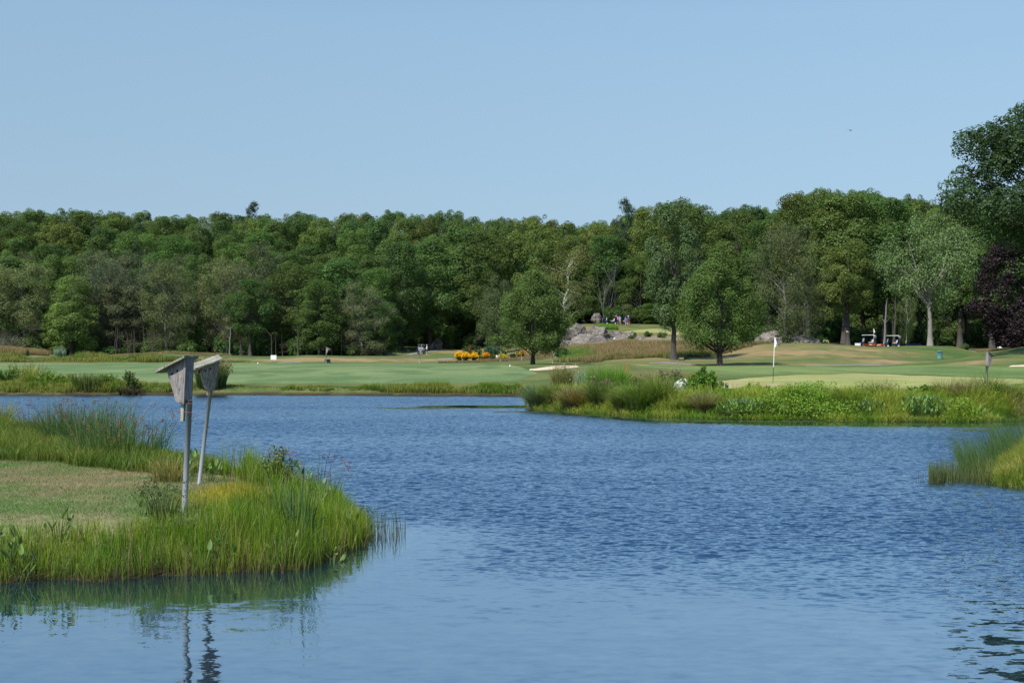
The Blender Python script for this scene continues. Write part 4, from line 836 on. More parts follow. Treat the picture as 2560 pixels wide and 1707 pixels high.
    tm = bpy.data.meshes.new('trunk'); tm.from_pydata(mb.v, [], mb.f); tm.materials.append(M[bark]); smooth(tm)
    rng = old
    return dict(crown=crown, trunk=tm, H=H, W=2 * R0)
def bare_meshes(seed, H=15., Rr=3.5, nst=9, mat='dead_bark', r0=.075):
    rnd = random.Random(seed); mb = MB()
    def grow(p, d, L, r, lv):
        n = 4; pts = [p]; q = p
        for i in range(n):
            d = (d + Vector((rnd.gauss(0, .12), rnd.gauss(0, .12), .05))).normalized(); q = q + d * L / n; pts.append(q)
        mb.tube(pts, [r * (1 - .7 * i / n) for i in range(n + 1)], 5 if lv < 2 else 3, False)
        if lv < 4:
            for k in range(rnd.choice([4, 5]) if lv < 3 else 3):
                i = rnd.randint(1, n); dd = (d + Vector((rnd.gauss(0, .55), rnd.gauss(0, .55), rnd.uniform(-.1, .6)))).normalized()
                grow(pts[i], dd, L * rnd.uniform(.4, .62), r * .45, lv + 1)
    for i in range(nst):
        a = rnd.uniform(0, 6.28); grow(Vector((math.cos(a) * Rr * .25 * rnd.random(), math.sin(a) * Rr * .25 * rnd.random(), -.2)), Vector((math.cos(a) * .22, math.sin(a) * .22, 1)).normalized(), H * rnd.uniform(.5, .66), r0, 0)
    me = bpy.data.meshes.new('trunk'); me.from_pydata(mb.v, [], mb.f); me.materials.append(M[mat]); return dict(crown=None, trunk=me, H=H, W=2 * Rr)
T = {}
G1 = (.115, .168, .042)
T['oak1'] = tree_meshes(1, col=G1, nblob=90, br=1.2, base=.14); T['oak2'] = tree_meshes(2, col=(.105, .158, .042), nblob=80, R0=5.2, br=1.25, base=.3)
T['oak3'] = tree_meshes(3, col=(.148, .185, .046), nblob=95, R0=5.8, br=1.1, base=.3); T['oak4'] = tree_meshes(4, col=(.10, .155, .046), nblob=80, br=1.25, shape='tall', R0=4.8, base=.1)
T['oak5'] = tree_meshes(5, col=(.125, .178, .05), nblob=85, br=1.2, shape='tall', R0=5.0, base=.1)
T['full1'] = tree_meshes(6, col=(.105, .165, .042), nblob=100, br=1.25, base=.03, nleaf=28000); T['full2'] = tree_meshes(7, col=(.13, .18, .048), nblob=100, br=1.2, base=.04, nleaf=28000, shape='tall', R0=5)
T['airy1'] = tree_meshes(8, col=(.16, .18, .08), nblob=75, br=1.3, base=.01, nleaf=26000, ls=.2, airy=1, shape='oak', bark='dead_bark', limbs=40, trunk_r=.22)
T['airy2'] = tree_meshes(9, col=(.14, .158, .085), nblob=70, br=1.35, base=.01, nleaf=24000, ls=.19, airy=1, shape='tall', bark='dead_bark', limbs=44, trunk_r=.22, R0=5)
T['pale'] = tree_meshes(10, H=20, R0=7.5, col=(.15, .19, .078), nblob=60, br=1.7, base=.25, nleaf=22000, ls=.26, airy=.6, bark='pale_bark', limbs=18, trunk_r=.42, fork=True)
T['pine'] = tree_meshes(11, H=20, R0=3.4, col=(.05, .09, .045), nblob=110, br=.85, base=.25, nleaf=16000, ls=.2, airy=.5, shape='tall', limbs=40, squash=.8)
T['maple'] = tree_meshes(12, H=11.5, R0=4.9, col=(.105, .165, .04), nblob=150, br=.95, base=.13, nleaf=70000, ls=.135, airy=.4, shape='lawn', leafm='leaf_near', trunk_r=.27, limbs=30, droop=.15)
T['maple2'] = tree_meshes(13, H=10, R0=4.4, col=(.115, .18, .045), nblob=130, br=.95, base=.13, nleaf=60000, ls=.135, airy=.4, shape='lawn', leafm='leaf_near', trunk_r=.25, limbs=30, droop=.15)
T['talloak'] = tree_meshes(14, H=17, R0=4.6, col=(.11, .16, .062), nblob=60, br=1.15, base=.2, nleaf=26000, ls=.22, shape='oak', trunk_r=.42, limbs=22)
T['birch'] = tree_meshes(15, H=14, R0=3.8, col=(.16, .18, .065), nblob=46, br=.9, base=.12, nleaf=15000, ls=.17, airy=.8, bark='birch', trunk_r=.13, limbs=26, droop=1.6, lean=1.2)
T['beech'] = tree_meshes(16, H=13, R0=5.2, col=(.026, .015, .019), nblob=120, br=1.1, base=.0, nleaf=30000, ls=.24, shape='oak', leafm='purple_leaf', trunk_r=.3)
T['bigoak'] = tree_meshes(17, H=25, R0=10.2, col=(.07, .115, .04), nblob=230, br=1.3, base=.40, nleaf=90000, ls=.24, shape='dome', trunk_r=.6, limbs=60)
T['bush'] = tree_meshes(18, H=3, R0=2.0, col=(.09, .15, .04), nblob=26, br=.7, base=.0, nleaf=3600, ls=.22, shape='oak', trunk_r=.06, limbs=8)
T['weep'] = tree_meshes(19, H=14, R0=5.6, col=(.13, .16, .065), nblob=60, br=1.3, base=.06, nleaf=24000, ls=.2, airy=.7, droop=.9, trunk_r=.25, limbs=26)
T['dead'] = bare_meshes(20); T['snag'] = bare_meshes(21, 12, 2.2, 3, 'dead_bark', .09)
PARTS = {}
def plant_tree(k, px, Y, top, width, label, cat='tree', group=None, name='tree', flip=None, dz=0):
    t = T[k]; z = hz(XP(px, Y), Y) - .1 + dz; H = max(1.0, ZP(top, Y) - z); W = width / F * Y
    r = empty(name, (XP(px, Y), Y, z), (px * 1.37 + top * .71) % 6.28 if flip is None else flip, label, cat, group)
    sc = (W / t['W'], W / t['W'], H / t['H'])
    if t['trunk']: link('trunk', t['trunk'], r)
    if t['crown']: link('crown', t['crown'], r)
    for c in r.children: c.scale = sc
    return r
# single trees one can point to
U = plant_tree
U('maple', 1800, 135, 622, 262, 'full round maple with bright leaves, largest lone tree on the fairway', name='maple_tree')
U('maple2', 1332, 141, 672, 212, 'lone maple with a dark trunk beside the sand bunker', name='maple_tree')
U('talloak', 1684, 151, 508, 170, 'tall narrow oak with a thick dark trunk left of the largest lone maple', name='oak_tree')
U('weep', 1246, 205, 688, 135, 'olive weeping tree tucked behind the left side of the bunker maple', name='weeping_tree')
U('birch', 1405, 215, 612, 150, 'drooping birch with a white upper trunk behind the rock outcrop', name='birch_tree', flip=0)
U('snag', 1510, 292, 640, 50, 'bare pale twin snag in front of the dark wood above the golfers', 'dead tree', name='dead_tree')
U('airy1', 1962, 203, 552, 178, 'feathery olive tree standing by the right-hand rocks', name='tree')
U('pale', 2325, 214, 538, 250, 'pale green tree with a grey forked trunk behind the flat mound', name='tree', flip=0.2)
U('birch', 2265, 226, 735, 60, 'small white-stemmed birch behind the golf carts', name='birch_tree', flip=1)
U('beech', 2572, 188, 592, 275, 'dark purple copper beech at the right edge', name='copper_beech')
U('bigoak', 2706, 118, 244, 610, 'huge dark oak reaching in from the upper right edge', name='oak_tree', flip=1.57)
U('dead', 315, 268, 632, 170, 'leafless silver-grey tree in the left part of the wood', 'dead tree', name='dead_tree')
U('dead', 20, 256, 830, 80, 'low bleached bare bush at the left edge of the wood', 'dead bush', name='dead_bush')
U('pine', 633, 420, 505, 62, 'solitary pine top poking above the left skyline', name='pine_tree')
U('pine', 1565, 330, 498, 80, 'ragged pine top poking above the skyline over the outcrop', name='pine_tree')
# front row of the wood
FR = [('airy1', -30, 263, 640, 200), ('airy1', 60, 262, 655, 190), ('oak2', 112, 285, 612, 110), ('full2', 180, 258, 690, 170), ('airy2', 240, 266, 622, 170), ('airy2', 300, 264, 700, 150), ('airy2', 350, 268, 630, 190), ('airy1', 415, 261, 650, 150),
      ('full1', 490, 270, 640, 110), ('airy1', 560, 265, 640, 150), ('airy2', 655, 272, 600, 170), ('oak2', 625, 258, 700, 140), ('oak1', 735, 262, 660, 170), ('full2', 800, 258, 700, 150), ('oak4', 850, 268, 640, 160),
      ('airy2', 905, 260, 700, 150), ('full1', 960, 266, 760, 100), ('oak4', 1000, 296, 600, 150), ('oak4', 1075, 305, 590, 170), ('oak4', 1160, 325, 560, 190), ('oak1', 1240, 300, 580, 190), ('oak3', 1330, 300, 570, 190), ('oak5', 1440, 302, 600, 170),
      ('oak2', 1520, 300, 590, 160), ('full1', 1600, 292, 640, 110), ('oak3', 1640, 300, 515, 170), ('oak1', 1740, 290, 520, 200), ('oak3', 1840, 280, 530, 190), ('oak3', 2020, 258, 480, 240), ('oak2', 1925, 270, 550, 170), ('oak2', 2110, 255, 490, 230),
      ('oak2', 2210, 258, 500, 230), ('oak3', 2300, 275, 505, 220), ('oak2', 2400, 262, 520, 220), ('oak2', 2480, 250, 560, 200), ('oak2', 2560, 260, 560, 200), ('oak2', 2640, 250, 560, 200), ('full2', 1330, 232, 760, 60), ('full1', 1640, 285, 760, 110), ('airy1', 1560, 284, 760, 70),
      ('airy1', 2010, 225, 700, 120), ('oak3', 2120, 242, 600, 180)]
LB = dict(airy1='thin-leaved olive tree in the front edge of the wood', airy2='thin-leaved grey-green tree in the front edge of the wood', oak1='dense broadleaf tree in the front edge of the wood', oak2='dense broadleaf tree in the front edge of the wood',
          oak3='dense broadleaf tree in the front edge of the wood', oak4='tall dense broadleaf tree in the front edge of the wood', oak5='tall dense broadleaf tree in the front edge of the wood', full1='broadleaf tree leafed to the ground in the front edge of the wood', full2='broadleaf tree leafed to the ground in the front edge of the wood')
for k, px, Y, top, wd in FR: U(k, px, Y, top, wd, LB[k], 'tree', 'trees in the front edge of the wood')
# rows climbing the hill behind
SKx = [-300, 0, 250, 330, 400, 480, 600, 700, 900, 1100, 1300, 1400, 1500, 1600, 1650, 1720, 1790, 1850, 1900, 1960, 2000, 2100, 2250, 2400, 2560, 2900]
SKy = [532, 528, 530, 540, 548, 543, 540, 545, 535, 538, 542, 562, 550, 530, 516, 512, 540, 522, 514, 534, 486, 480, 496, 512, 510, 510]
for ri, (Y0, frac) in enumerate([(285, .52), (305, .68), (328, .80), (352, .90), (378, .97), (408, 1.0), (440, 1.0)]):
    px = -110 + rng.uniform(0, 40)
    while px < 2680:
        Y = Y0 + rng.uniform(-7, 7); sk = np.interp(px, SKx, SKy)
        if 1380 < px < 1800: ok = Y > 296; Y = max(Y, 297)
        if 940 < px < 1250: Y = max(Y, 322)
        H = rng.uniform(17.5, 24); z = hz(XP(px, Y), Y); top = HOR - (z + H - CAM) * F / Y
        lim = sk + (1 - frac) * 230 + (rng.uniform(0, 14) if frac > .9 else rng.uniform(-4, 30))
        if frac >= .97: top = lim - rng.uniform(-2, 16)
        else: top = max(top, lim)
        k = random.choice(['oak2', 'oak3', 'oak2'] if ri < 1 and px > 1880 else ['full1', 'full2', 'oak5', 'oak4', 'full1'] if ri < 3 else ['oak1', 'oak2', 'oak3', 'oak4', 'oak5', 'oak1', 'oak3']); wd = rng.uniform(11, 15.5) / Y * F
        if px < 700 and ri < 2 and random.random() < .5: k = 'airy2'
        plant_tree(k, px, Y, top, wd, 'leafy tree crown massed on the wooded hill behind the front row', 'tree', 'trees massed on the wooded hill')
        px += wd * (rng.uniform(.62, .9) if frac < .95 else rng.uniform(.45, .66))
# thin trunks inside the wood edge
def thin(px, Y, h, r, ln, mat):
    mb = MB(); rnd = random.Random(int(px * 7)); pts = [Vector((ln * i / 6 * h * .3 + rnd.gauss(0, .05), rnd.gauss(0, .05), -.2 + h * i / 6)) for i in range(7)]
    mb.tube(pts, [r * (1 - .6 * i / 6) for i in range(7)], 6)
    for k in range(3):
        i = rnd.randint(3, 5); mb.tube([pts[i], pts[i] + Vector((rnd.uniform(-1, 1), rnd.uniform(-.5, .5), rnd.uniform(.5, 1.4)))], [r * .4, r * .1], 4, False)
    o = mb.build('thin_trunk', M[mat], None, True); o.location = at(px, Y); return o
for i in range(34):
    px = rng.choice([rng.uniform(270, 420), rng.uniform(270, 720), rng.uniform(560, 1000), rng.uniform(1980, 2450)]); Y = rng.uniform(254, 259) if px < 1200 else rng.uniform(232, 240)
    if px > 930 and px < 1200: Y = 295
    o = thin(px, Y, rng.uniform(4.5, 6.5), rng.uniform(.06, .13), rng.normal(0, .25), 'bark'); tag(o, 'slender bare tree trunk in the shade at the edge of the wood', 'tree trunk', 'slender trunks along the edge of the wood')
for px, Y, h, r, ln, lb in [(575, 254, 6, .16, .05, 'pinkish pale trunk at the wood edge right of the second birdhouse roof'), (745, 254, 6, .2, .02, 'stout trunk in the wood left of the far birdhouse with the black box'), (2210, 236, 8.5, .24, .2, 'tall grey trunk in the wood behind the left golf cart'), (2235, 234, 9, .26, .1, 'thick black trunk in the wood between the two golf carts')]:
    tag(thin(px, Y, h, r, ln, 'dead_bark' if 'pale' in lb or 'grey' in lb else 'bark'), lb, 'tree trunk')
# undergrowth
for i in range(100):
    px = (-80 + i * 31 if i < 66 else 1900 + (i - 66) * 21) + rng.uniform(-20, 20)
    Y = 256 if px < 930 else (300 if px < 1200 else (289 if px < 1800 else 236)); Y += rng.uniform(2, 14) + (26 if i >= 66 else 0)
    z = hz(XP(px, Y), Y); hh = rng.uniform(1.2, 4.2) * (1.5 if i >= 66 else 1); plant_tree('bush', px, Y, HOR - (z + hh - CAM) * F / Y, rng.uniform(3.2, 5.5) / Y * F, 'dark shrub in the undergrowth at the edge of the wood', 'shrub', 'shrubs in the undergrowth', name='shrub')
for px, Y, top, wd, lb in [(1538, 272, 762, 62, 'rounded green bush behind the golf cart on the rise'), (1620, 218, 836, 26, 'small rusty shrub beside the upper green'), (1655, 214, 832, 30, 'olive shrub near the tall oak on the upper green edge'), (1582, 216, 841, 20, 'dark low shrub by a small stone beside the upper green'),
                           (1577, 201, 851, 16, 'tiny dark green bush on the bare slope under the outcrop'), (1985, 203, 838, 40, 'green bush between the right-hand rocks'), (2412, 200, 868, 24, 'round light green bush on the pinkish strip at the right'), (68, 186, 880, 10, 'small dark weed bush on the left mound'),
                           (1390, 205, 790, 80, 'green bush in front of the left end of the outcrop'), (1405, 168, 868, 46, 'lime green bush at the left end of the fescue bank'), (2055, 206, 836, 30, 'low green bush at the right end of the rocks')]:
    plant_tree('bush', px, Y, top, wd, lb, 'shrub', None, name='shrub')
for px, Y, top, wd, lb in [(150, 187, 866, 42, 'silvery blue willow bush before the wood at the left'), (222, 186, 880, 14, 'dark brown seed stalk bush in the left rough'), (255, 190, 880, 36, 'light green bush before the grey dead tree')]:
    o = plant_tree('bush', px, Y, top, wd, lb, 'shrub', None, name='shrub')
    if 'silvery' in lb:
        cr_ = [c for c in o.children if c.name.startswith('crown')][0]; me = cr_.data.copy(); cr_.data = me; ar = np.ones((len(me.vertices), 4), np.float32); ar[:, :3] = jit((.20, .28, .19), len(me.vertices)); me.color_attributes['Col'].data.foreach_set('color', ar.ravel())

# ---------------------------------------------------------------- rocks
import bmesh
def rock(name, label, cat, lobes, seed, mat='rock', sub=5, rough=.28, sc=.7, group=None, loc=(0, 0, 0)):
    V = []; Q = []; o = 0
    for i, (cx, cy, cz, rx, ry, rz) in enumerate(lobes):
        bm = bmesh.new(); bmesh.ops.create_icosphere(bm, subdivisions=sub, radius=1)
        P = np.array([v.co[:] for v in bm.verts]); Fc = np.array([[v.index for v in f.verts] for f in bm.faces]); bm.free()
        W = P * np.array([rx, ry, rz]) + np.array([cx, cy, cz]); s = min(rx, ry, rz)
        # faceted: snap towards random cutting planes, then ridged detail
        r_ = np.random.default_rng(seed + i)
        for k in range(16):
            nn = r_.normal(size=3); nn /= np.linalg.norm(nn); dd = r_.uniform(.62, .93); e = P @ nn - dd; m_ = e > 0; P = P - np.outer(np.where(m_, e * .9, 0), nn)
        W = P * np.array([rx, ry, rz]) + np.array([cx, cy, cz])
        s = max(s, .25); f1 = n3(W * sc / s * 1.3, seed) - .5; f2 = -np.exp(-((n3(W * sc / s * 2.2, seed + 4) - .5) / .018) ** 2); f3 = n3(W * sc / s * 7, seed + 8) - .5; f4 = np.floor(n3(W * sc / s * 2.6 * np.array([.6, .6, 1.6]), seed + 12) * 9) / 9 - .5
        W = W + P * (f1 * 1.1 + f2 * .55 + f3 * .4 + f4 * 1.3)[:, None] * s * rough * 2
        V.append(W); Q.append(Fc + o); o += len(W)
    me = mesh_np(name, np.concatenate(V), np.concatenate(Q), None, M[mat]); ob = link(name, me); ob.location = loc; return tag(ob, label, cat, group)
def rk(name, label, px, Y, wpx, hpx, py, seed, mat='rock', dpt=.8, sub=4, group=None, tilt=1.0):
    """px centre, width and height in photo pixels, py of the foot"""
    w_ = wpx / F * Y / 2; h_ = hpx / F * Y; z = ZP(py, Y)
    return rock(name, label, 'rock', [(0, 0, h_ * .32, w_ * 1.04, w_ * dpt, h_ * .72)], seed, mat, sub, group=group, loc=(XP(px, Y), Y, z))
def lobe(px, Y, py0, py1, wpx, d=1.0):
    z0, z1 = ZP(py0, Y), ZP(py1, Y); h = z1 - z0; return (XP(px, Y), Y, z0 + h * .2, wpx / F * Y / 2, wpx / F * Y / 2 * d, h * .84)
rock('rock_outcrop', 'large grey fissured granite outcrop behind the fescue bank', 'rock', [lobe(1446, 205, 876, 812, 90, .7), lobe(1484, 206, 876, 809, 62, .8), lobe(1418, 203, 870, 826, 60, .8), lobe(1500, 204, 868, 818, 60, .8), lobe(1520, 206, 868, 822, 110, .7), lobe(1470, 201, 876, 838, 150, .6), lobe(1430, 201, 874, 846, 90, .6), lobe(1556, 207, 866, 829, 100, .7), lobe(1540, 203, 872, 842, 130, .6), lobe(1600, 209, 866, 842, 80, .6)], 31, sub=6, rough=.25, sc=1.15)
rock('rock_outcrop', 'broken grey rocks at the right behind the lone maple', 'rock', [lobe(1930, 202, 872, 824, 66), lobe(1905, 203, 872, 834, 52), lobe(1950, 203, 872, 838, 50), lobe(1915, 200, 874, 848, 70)], 32, sub=5, rough=.28, sc=1.3)
rock('rock_outcrop', 'long low brown rock ledge at the crest right of the grey rocks', 'rock', [lobe(1990, 203, 868, 835, 80, .6), lobe(2025, 203, 868, 842, 70, .6)], 33, sub=5, rough=.2)
rk('boulder', 'big round boulder beside the black bag and cart on the rise', 1491, 262, 30, 19, 803, 34)
rk('boulder', 'grey stone ledge left of the tall oak trunk', 1655, 206, 44, 14, 862, 35)
rk('boulder', 'small grey stone at the edge of the upper green', 1608, 216, 14, 7, 848, 36)
rk('boulder', 'tiny pale stone at the right foot of the outcrop', 1537, 199, 6, 5, 849, 37, 'white_rock', sub=3)
rk('boulder', 'dark boulder beside the tall oak foot', 1705, 150, 18, 8, 900, 38)
rk('white_stone', 'bright white painted stone on the bank beside the leafy bush', 1702, 50.5, 52, 34, 976, 39, 'white_rock', sub=4)
for px, Y, w_, h_, py, s_ in [(1018, 292, 26, 14, 886, 40), (1045, 297, 22, 14, 882, 41), (1075, 303, 24, 20, 876, 42), (1092, 305, 30, 28, 874, 43), (1112, 309, 34, 24, 870, 44), (1135, 314, 18, 12, 868, 45), (960, 285, 28, 18, 886, 46), (985, 288, 20, 12, 886, 47)]:
    rk('boulder', 'shaded grey boulder in the row along the wood behind the cart path', px, Y, w_, h_, py, s_, group='shaded boulders along the wood')
rk('boulder', 'sunlit pinkish boulder at the end of the shaded row where the path bends', 1165, 322, 26, 16, 872, 48)
rk('boulder', 'grey-lilac rock in the middle of the flower bed', 1240, 186, 16, 11, 898, 49, 'white_rock', sub=3)
rk('boulder', 'cream rock in front of the yellow flower clump', 1261, 178, 10, 6, 905, 50, 'white_rock', sub=3)
rk('boulder', 'flat pale stone at the front of the flower bed', 1280, 178, 14, 4, 903, 51, 'white_rock', sub=3)
rk('boulder', 'small light rock behind the yellow flower clump', 1272, 186, 14, 7, 898, 52, 'white_rock', sub=3)
rk('boulder', 'pink granite ledge at the far right edge', 2570, 205, 60, 20, 878, 53)
rk('boulder', 'small white rocks on the pinkish strip at the right', 2500, 214, 14, 5, 871, 54, 'white_rock', sub=3)
rk('stone', 'little white stones at the waterline by the dead log', 2232, 44.0, 10, 5, 1045, 55, 'white_rock', sub=3)
rk('stone', 'round grey stone at the tip of the point', 1320, 53.6, 8, 6, 1026, 56, sub=3)
# dead log
mb = MB(); mb.tube([(-.28, 0, .17), (0, 0, .08), (.22, 0, .0), (.3, 0, -.02)], [.02, .035, .04, .03], 7); mb.tube([(0, 0, .08), (.05, .05, .2)], [.015, .006], 5)
o = mb.build('dead_log', M['wood_pale'], None, True); o.location = at(2128, 44.6, .02); tag(o, 'bleached dead log leaning on the bank at the waterline', 'log')
# lily pads
def pads(n, cx, cy, rx, ry, label):
    a = rng.uniform(0, 6.28, n); r = np.sqrt(rng.random(n)); x = cx + rx * r * np.cos(a); y = cy + ry * r * np.sin(a); V = []; Q = []; o_ = 0; cc = []
    for i in range(n):
        s = rng.uniform(.05, .11); th = rng.uniform(0, 6.28); k = 8
        ring = [(x[i] + s * math.cos(th + .35 + j * 5.6 / (k - 1)), y[i] + s * math.sin(th + .35 + j * 5.6 / (k - 1)), .006 + .004 * rng.random()) for j in range(k)]
        V += [(x[i], y[i], .007)] + ring
        for j in range(0, k - 1, 1): Q.append((o_, o_ + 1 + j, o_ + 2 + j, o_ + 2 + j))
        o_ += k + 1; cc.append(np.repeat(jit((.13, .17, .06), 1, .3), k + 1, 0))
    me = bpy.data.meshes.new('lily_pads'); me.from_pydata(V, [], [(a_, b_, c_) for a_, b_, c_, _ in Q]); at_ = me.color_attributes.new('Col', 'FLOAT_COLOR', 'POINT'); ar = np.ones((len(V), 4), np.float32); ar[:, :3] = np.concatenate(cc); at_.data.foreach_set('color', ar.ravel()); me.materials.append(M['blade'])
    return tag(link('lily_pads', me), label, 'lily pads', kind='stuff')
pads(330, XP(1060, 54.5), 54.8, 1.9, .9, 'floating lily pads in a thin line left of the point')
pads(200, XP(1340, 51.5), 51.0, 1.6, .35, 'floating lily pads along the foot of the point')
pads(260, XP(2000, 43.6), 43.4, 4.2, .22, 'thin line of floating pads off the bank below the green')
pads(60, XP(2440, 38), 38.2, .5, .5, 'reddish floating leaves off the right bank')

# ---------------------------------------------------------------- birdhouses
def birdhouse(name, label, loc, rz, lean, pole, tilt=0, sc=1.0, roofx=1.0, group=None, boxlen=.42, poleoff=(.045, 0), pr=.027, extra=True, stake=.2, depth=.2):
    """slanted wooden nest box whose front leans in under a long sloping roof, strapped to a pipe"""
    r = empty(name, loc, rz, label, 'birdhouse', group); r.rotation_euler = Euler((lean[0], lean[1], rz), 'XYZ'); r.scale = (sc,) * 3
    ph = pole; mb = MB(); mb.tube([(poleoff[0], poleoff[1], -.3), (poleoff[0], poleoff[1], ph)], pr, 20); pole_o = mb.build('pole', M['steel'], r)
    for p in pole_o.data.polygons: p.use_smooth = abs(p.normal.z) < .5
    zb = ph - .03; D0, D1, Hb, Hf, Wd = depth, .075, boxlen, boxlen - depth * .5, .13   # depth at top, at bottom, back height, front height, width
    T_ = Matrix.Translation((0, 0, zb)) @ Matrix.Rotation(tilt, 4, 'X')
    def M_(mb_): mb_.v = [tuple(T_ @ Vector(v)) for v in mb_.v]; return mb_
    def slab(y0, y1, pts):
        vs = [(x, y0, z_) for x, z_ in pts] + [(x, y1, z_) for x, z_ in pts]; n = len(pts)
        return vs, [tuple(range(n)), tuple(reversed(range(n, 2 * n)))] + [(i, n + i, n + (i + 1) % n, (i + 1) % n) for i in range(n)]
    side = [(-.002, 0), (-D1, .005), (-D0, Hf), (-.002, Hb)]
    for s_ in (-1, 1):
        # side board of two planks with a seam
        mid0 = (-D1 * .5, .002); mid1 = (-D0 * .45, (Hf + Hb) / 2 + .005)
        mb = MB(); y0 = s_ * Wd / 2; y1 = s_ * (Wd / 2 - .018)
        mb.add(*slab(y0, y1, [(-.002, 0), (mid0[0] + .001, 0), (mid1[0] + .001, mid1[1]), (-.002, Hb)])); mb.add(*slab(y0 * .985, y1, [(mid0[0] - .001, 0), (-D1, .005), (-D0, Hf), (mid1[0] - .001, mid1[1])]))
        sb = M_(mb).build('side_board', M['wood'], r)
        for hx, hz_ in ((-.135, Hf - .045), (-.075, Hf - .012)): hb = MB(); hb.tube([(hx * D0 / .2, s_ * (Wd / 2 - .004), hz_), (hx * D0 / .2, s_ * (Wd / 2 + .0015), hz_)], .0105, 14); M_(hb).build('vent_hole', M['dark'], sb)
        for hx, hz_ in () if not extra else ((-.012, .06), (-.012, .2), (-.012, Hb - .05), (-D1 - .005, .05), (-.035, .13), (-D0 * .6, Hf * .5)): hb = MB(); hb.tube([(hx, s_ * (Wd / 2 - .004), hz_), (hx, s_ * (Wd / 2 + .001), hz_)], .0035, 8); M_(hb).build('nail_head', M['dark'], sb)
    mb = MB(); mb.add(*slab(-Wd / 2 + .02, Wd / 2 - .02, [(-D1 - .016, .012), (-D1, .012), (-D0, Hf - .01), (-D0 - .016, Hf - .01)])); M_(mb).build('front_board', M['wood'], r)
    hb = MB(); e = Vector((-D0 - .014 + .02, 0, Hf - .075)); hb.tube([e + Vector((.004, 0, 0)), e + Vector((-.014, 0, 0))], .021, 18); M_(hb).build('entrance_hole', M['black'], r)
    mb = MB(); mb.box((.012, 0, Hb / 2 + .01), (.026, Wd + .012, Hb + .04)); M_(mb).build('back_board', M['wood'], r)
    mb = MB(); mb.box((-.03 - D1 * .2, 0, .004), (D1 * .9, Wd - .045, .016)); M_(mb).build('floor_board', M['wood'], r)
    mb = MB(); mb.box((-.028, -.0, -stake / 2 + .01), (.036, .036, stake)); M_(mb).build('stake', M['wood_pale'], r)
    # roof: rough slab sloping down towards the front, edges uneven
    L = (.335 + .0) * roofx * D0 / .2; sl = math.atan2(Hb - Hf + .035, D0); n_ = 15; vs = []; fs = []; rnd = random.Random(int(loc[0] * 100))
    for i in range(n_):
        t = i / (n_ - 1)
        for j in range(5):
            u = j / 4 - .5; wv = (Wd + .13) * (1 + rnd.uniform(-.02, .02)); x = .038 - L * t + (rnd.uniform(-.006, .006) if i in (0, n_ - 1) else 0)
            zt = Hb + .003 + x * (Hb - Hf) / (D0 - .002); vs.append((x, u * wv, zt + .022 + rnd.uniform(-.0022, .0022) + (.004 if j in (1, 3) else 0)))
            vs.append((x, u * wv, zt + .001))
    for i in range(n_ - 1):
        for j in range(4):
            a = (i * 5 + j) * 2; b = a + 2; c = a + 12; d = a + 10
            fs += [(a, d, c, b), (a + 1, b + 1, c + 1, d + 1)]
        a = i * 10; fs += [(a, a + 1, a + 11, a + 10), (a + 8, a + 18, a + 19, a + 9)]
    for j in range(4):
        a = j * 2; fs.append((a, a + 2, a + 3, a + 1)); a = (n_ - 1) * 10 + j * 2; fs.append((a, a + 1, a + 3, a + 2))
    mb = MB(); mb.add(vs, fs); M_(mb).build('roof', M['wood_lichen'], r)
    if extra:
        for q in (-.055, -.145 * max(.6, stake / .2)):
            cl = MB(); cl.ring((poleoff[0], poleoff[1], ph + q + .02), pr + .002, .0028, 18)
            cl.tube([(-.062, -.012, ph + q + .02), (poleoff[0] + .045, -.012 + poleoff[1], ph + q + .022)], .0032, 6); cl.tube([(-.062, -.012, ph + q + .02), (-.07, -.012, ph + q + .02)], .007, 6)
            cl.build('clamp', M['rust'], r)
    return r
GBH = None
birdhouse('birdhouse', 'nearest grey slanted wooden birdhouse on a leaning pipe', at(451, 14.4), R(-22), (R(0), R(3.4)), 1.145, pr=.0275, boxlen=.43, poleoff=(.052, -.01), depth=.205)
birdhouse('birdhouse', 'second birdhouse on a strongly leaning pipe with its roof seen from above', at(500, 17.5), R(26), (R(1.5), R(6.6)), 1.21, tilt=R(9), pr=.024, boxlen=.37, poleoff=(.0, .045), stake=.09, depth=.19)
birdhouse('birdhouse', 'lone birdhouse on a pipe above the bank at the right', at(2469, 55.0, -.02), R(206), (0, R(.6)), 1.05, sc=1.0, pr=.035, boxlen=.52, depth=.22, extra=False)
birdhouse('birdhouse', 'small pale-roofed birdhouse on a post beside a black box at the far fairway edge', at(816, 171), R(165), (0, 0), 1.25, sc=1.0, pr=.05, boxlen=.7, depth=.34, extra=False)
birdhouse('birdhouse', 'pale-roofed birdhouse on a post in front of the parked golf cart and golfers', at(1050, 172), R(165), (0, 0), 1.25, sc=1.0, pr=.05, boxlen=.6, depth=.34, extra=False)
birdhouse('birdhouse', 'narrow blue-grey birdhouse on a post in front of the yellow flower clump', at(1252, 172), R(200), (0, 0), .95, sc=.9, pr=.05, boxlen=.5, depth=.2, extra=False)
birdhouse('birdhouse', 'dark-roofed birdhouse on a post behind the sand bunker', at(1383, 150), R(175), (0, 0), .95, sc=.85, pr=.05, boxlen=.45, depth=.25, extra=False)
mb = MB(); mb.tube([(0, 0, -.2), (0, 0, 1.1)], .045, 8); mb.tube([(0, 0, 1.1), (0, 0, 1.14)], .06, 8); o = mb.build('marker_post', M['steel'], None, True); o.location = at(1304, 172); tag(o, 'plain blue-grey post in front of the small orange flower clump', 'post')
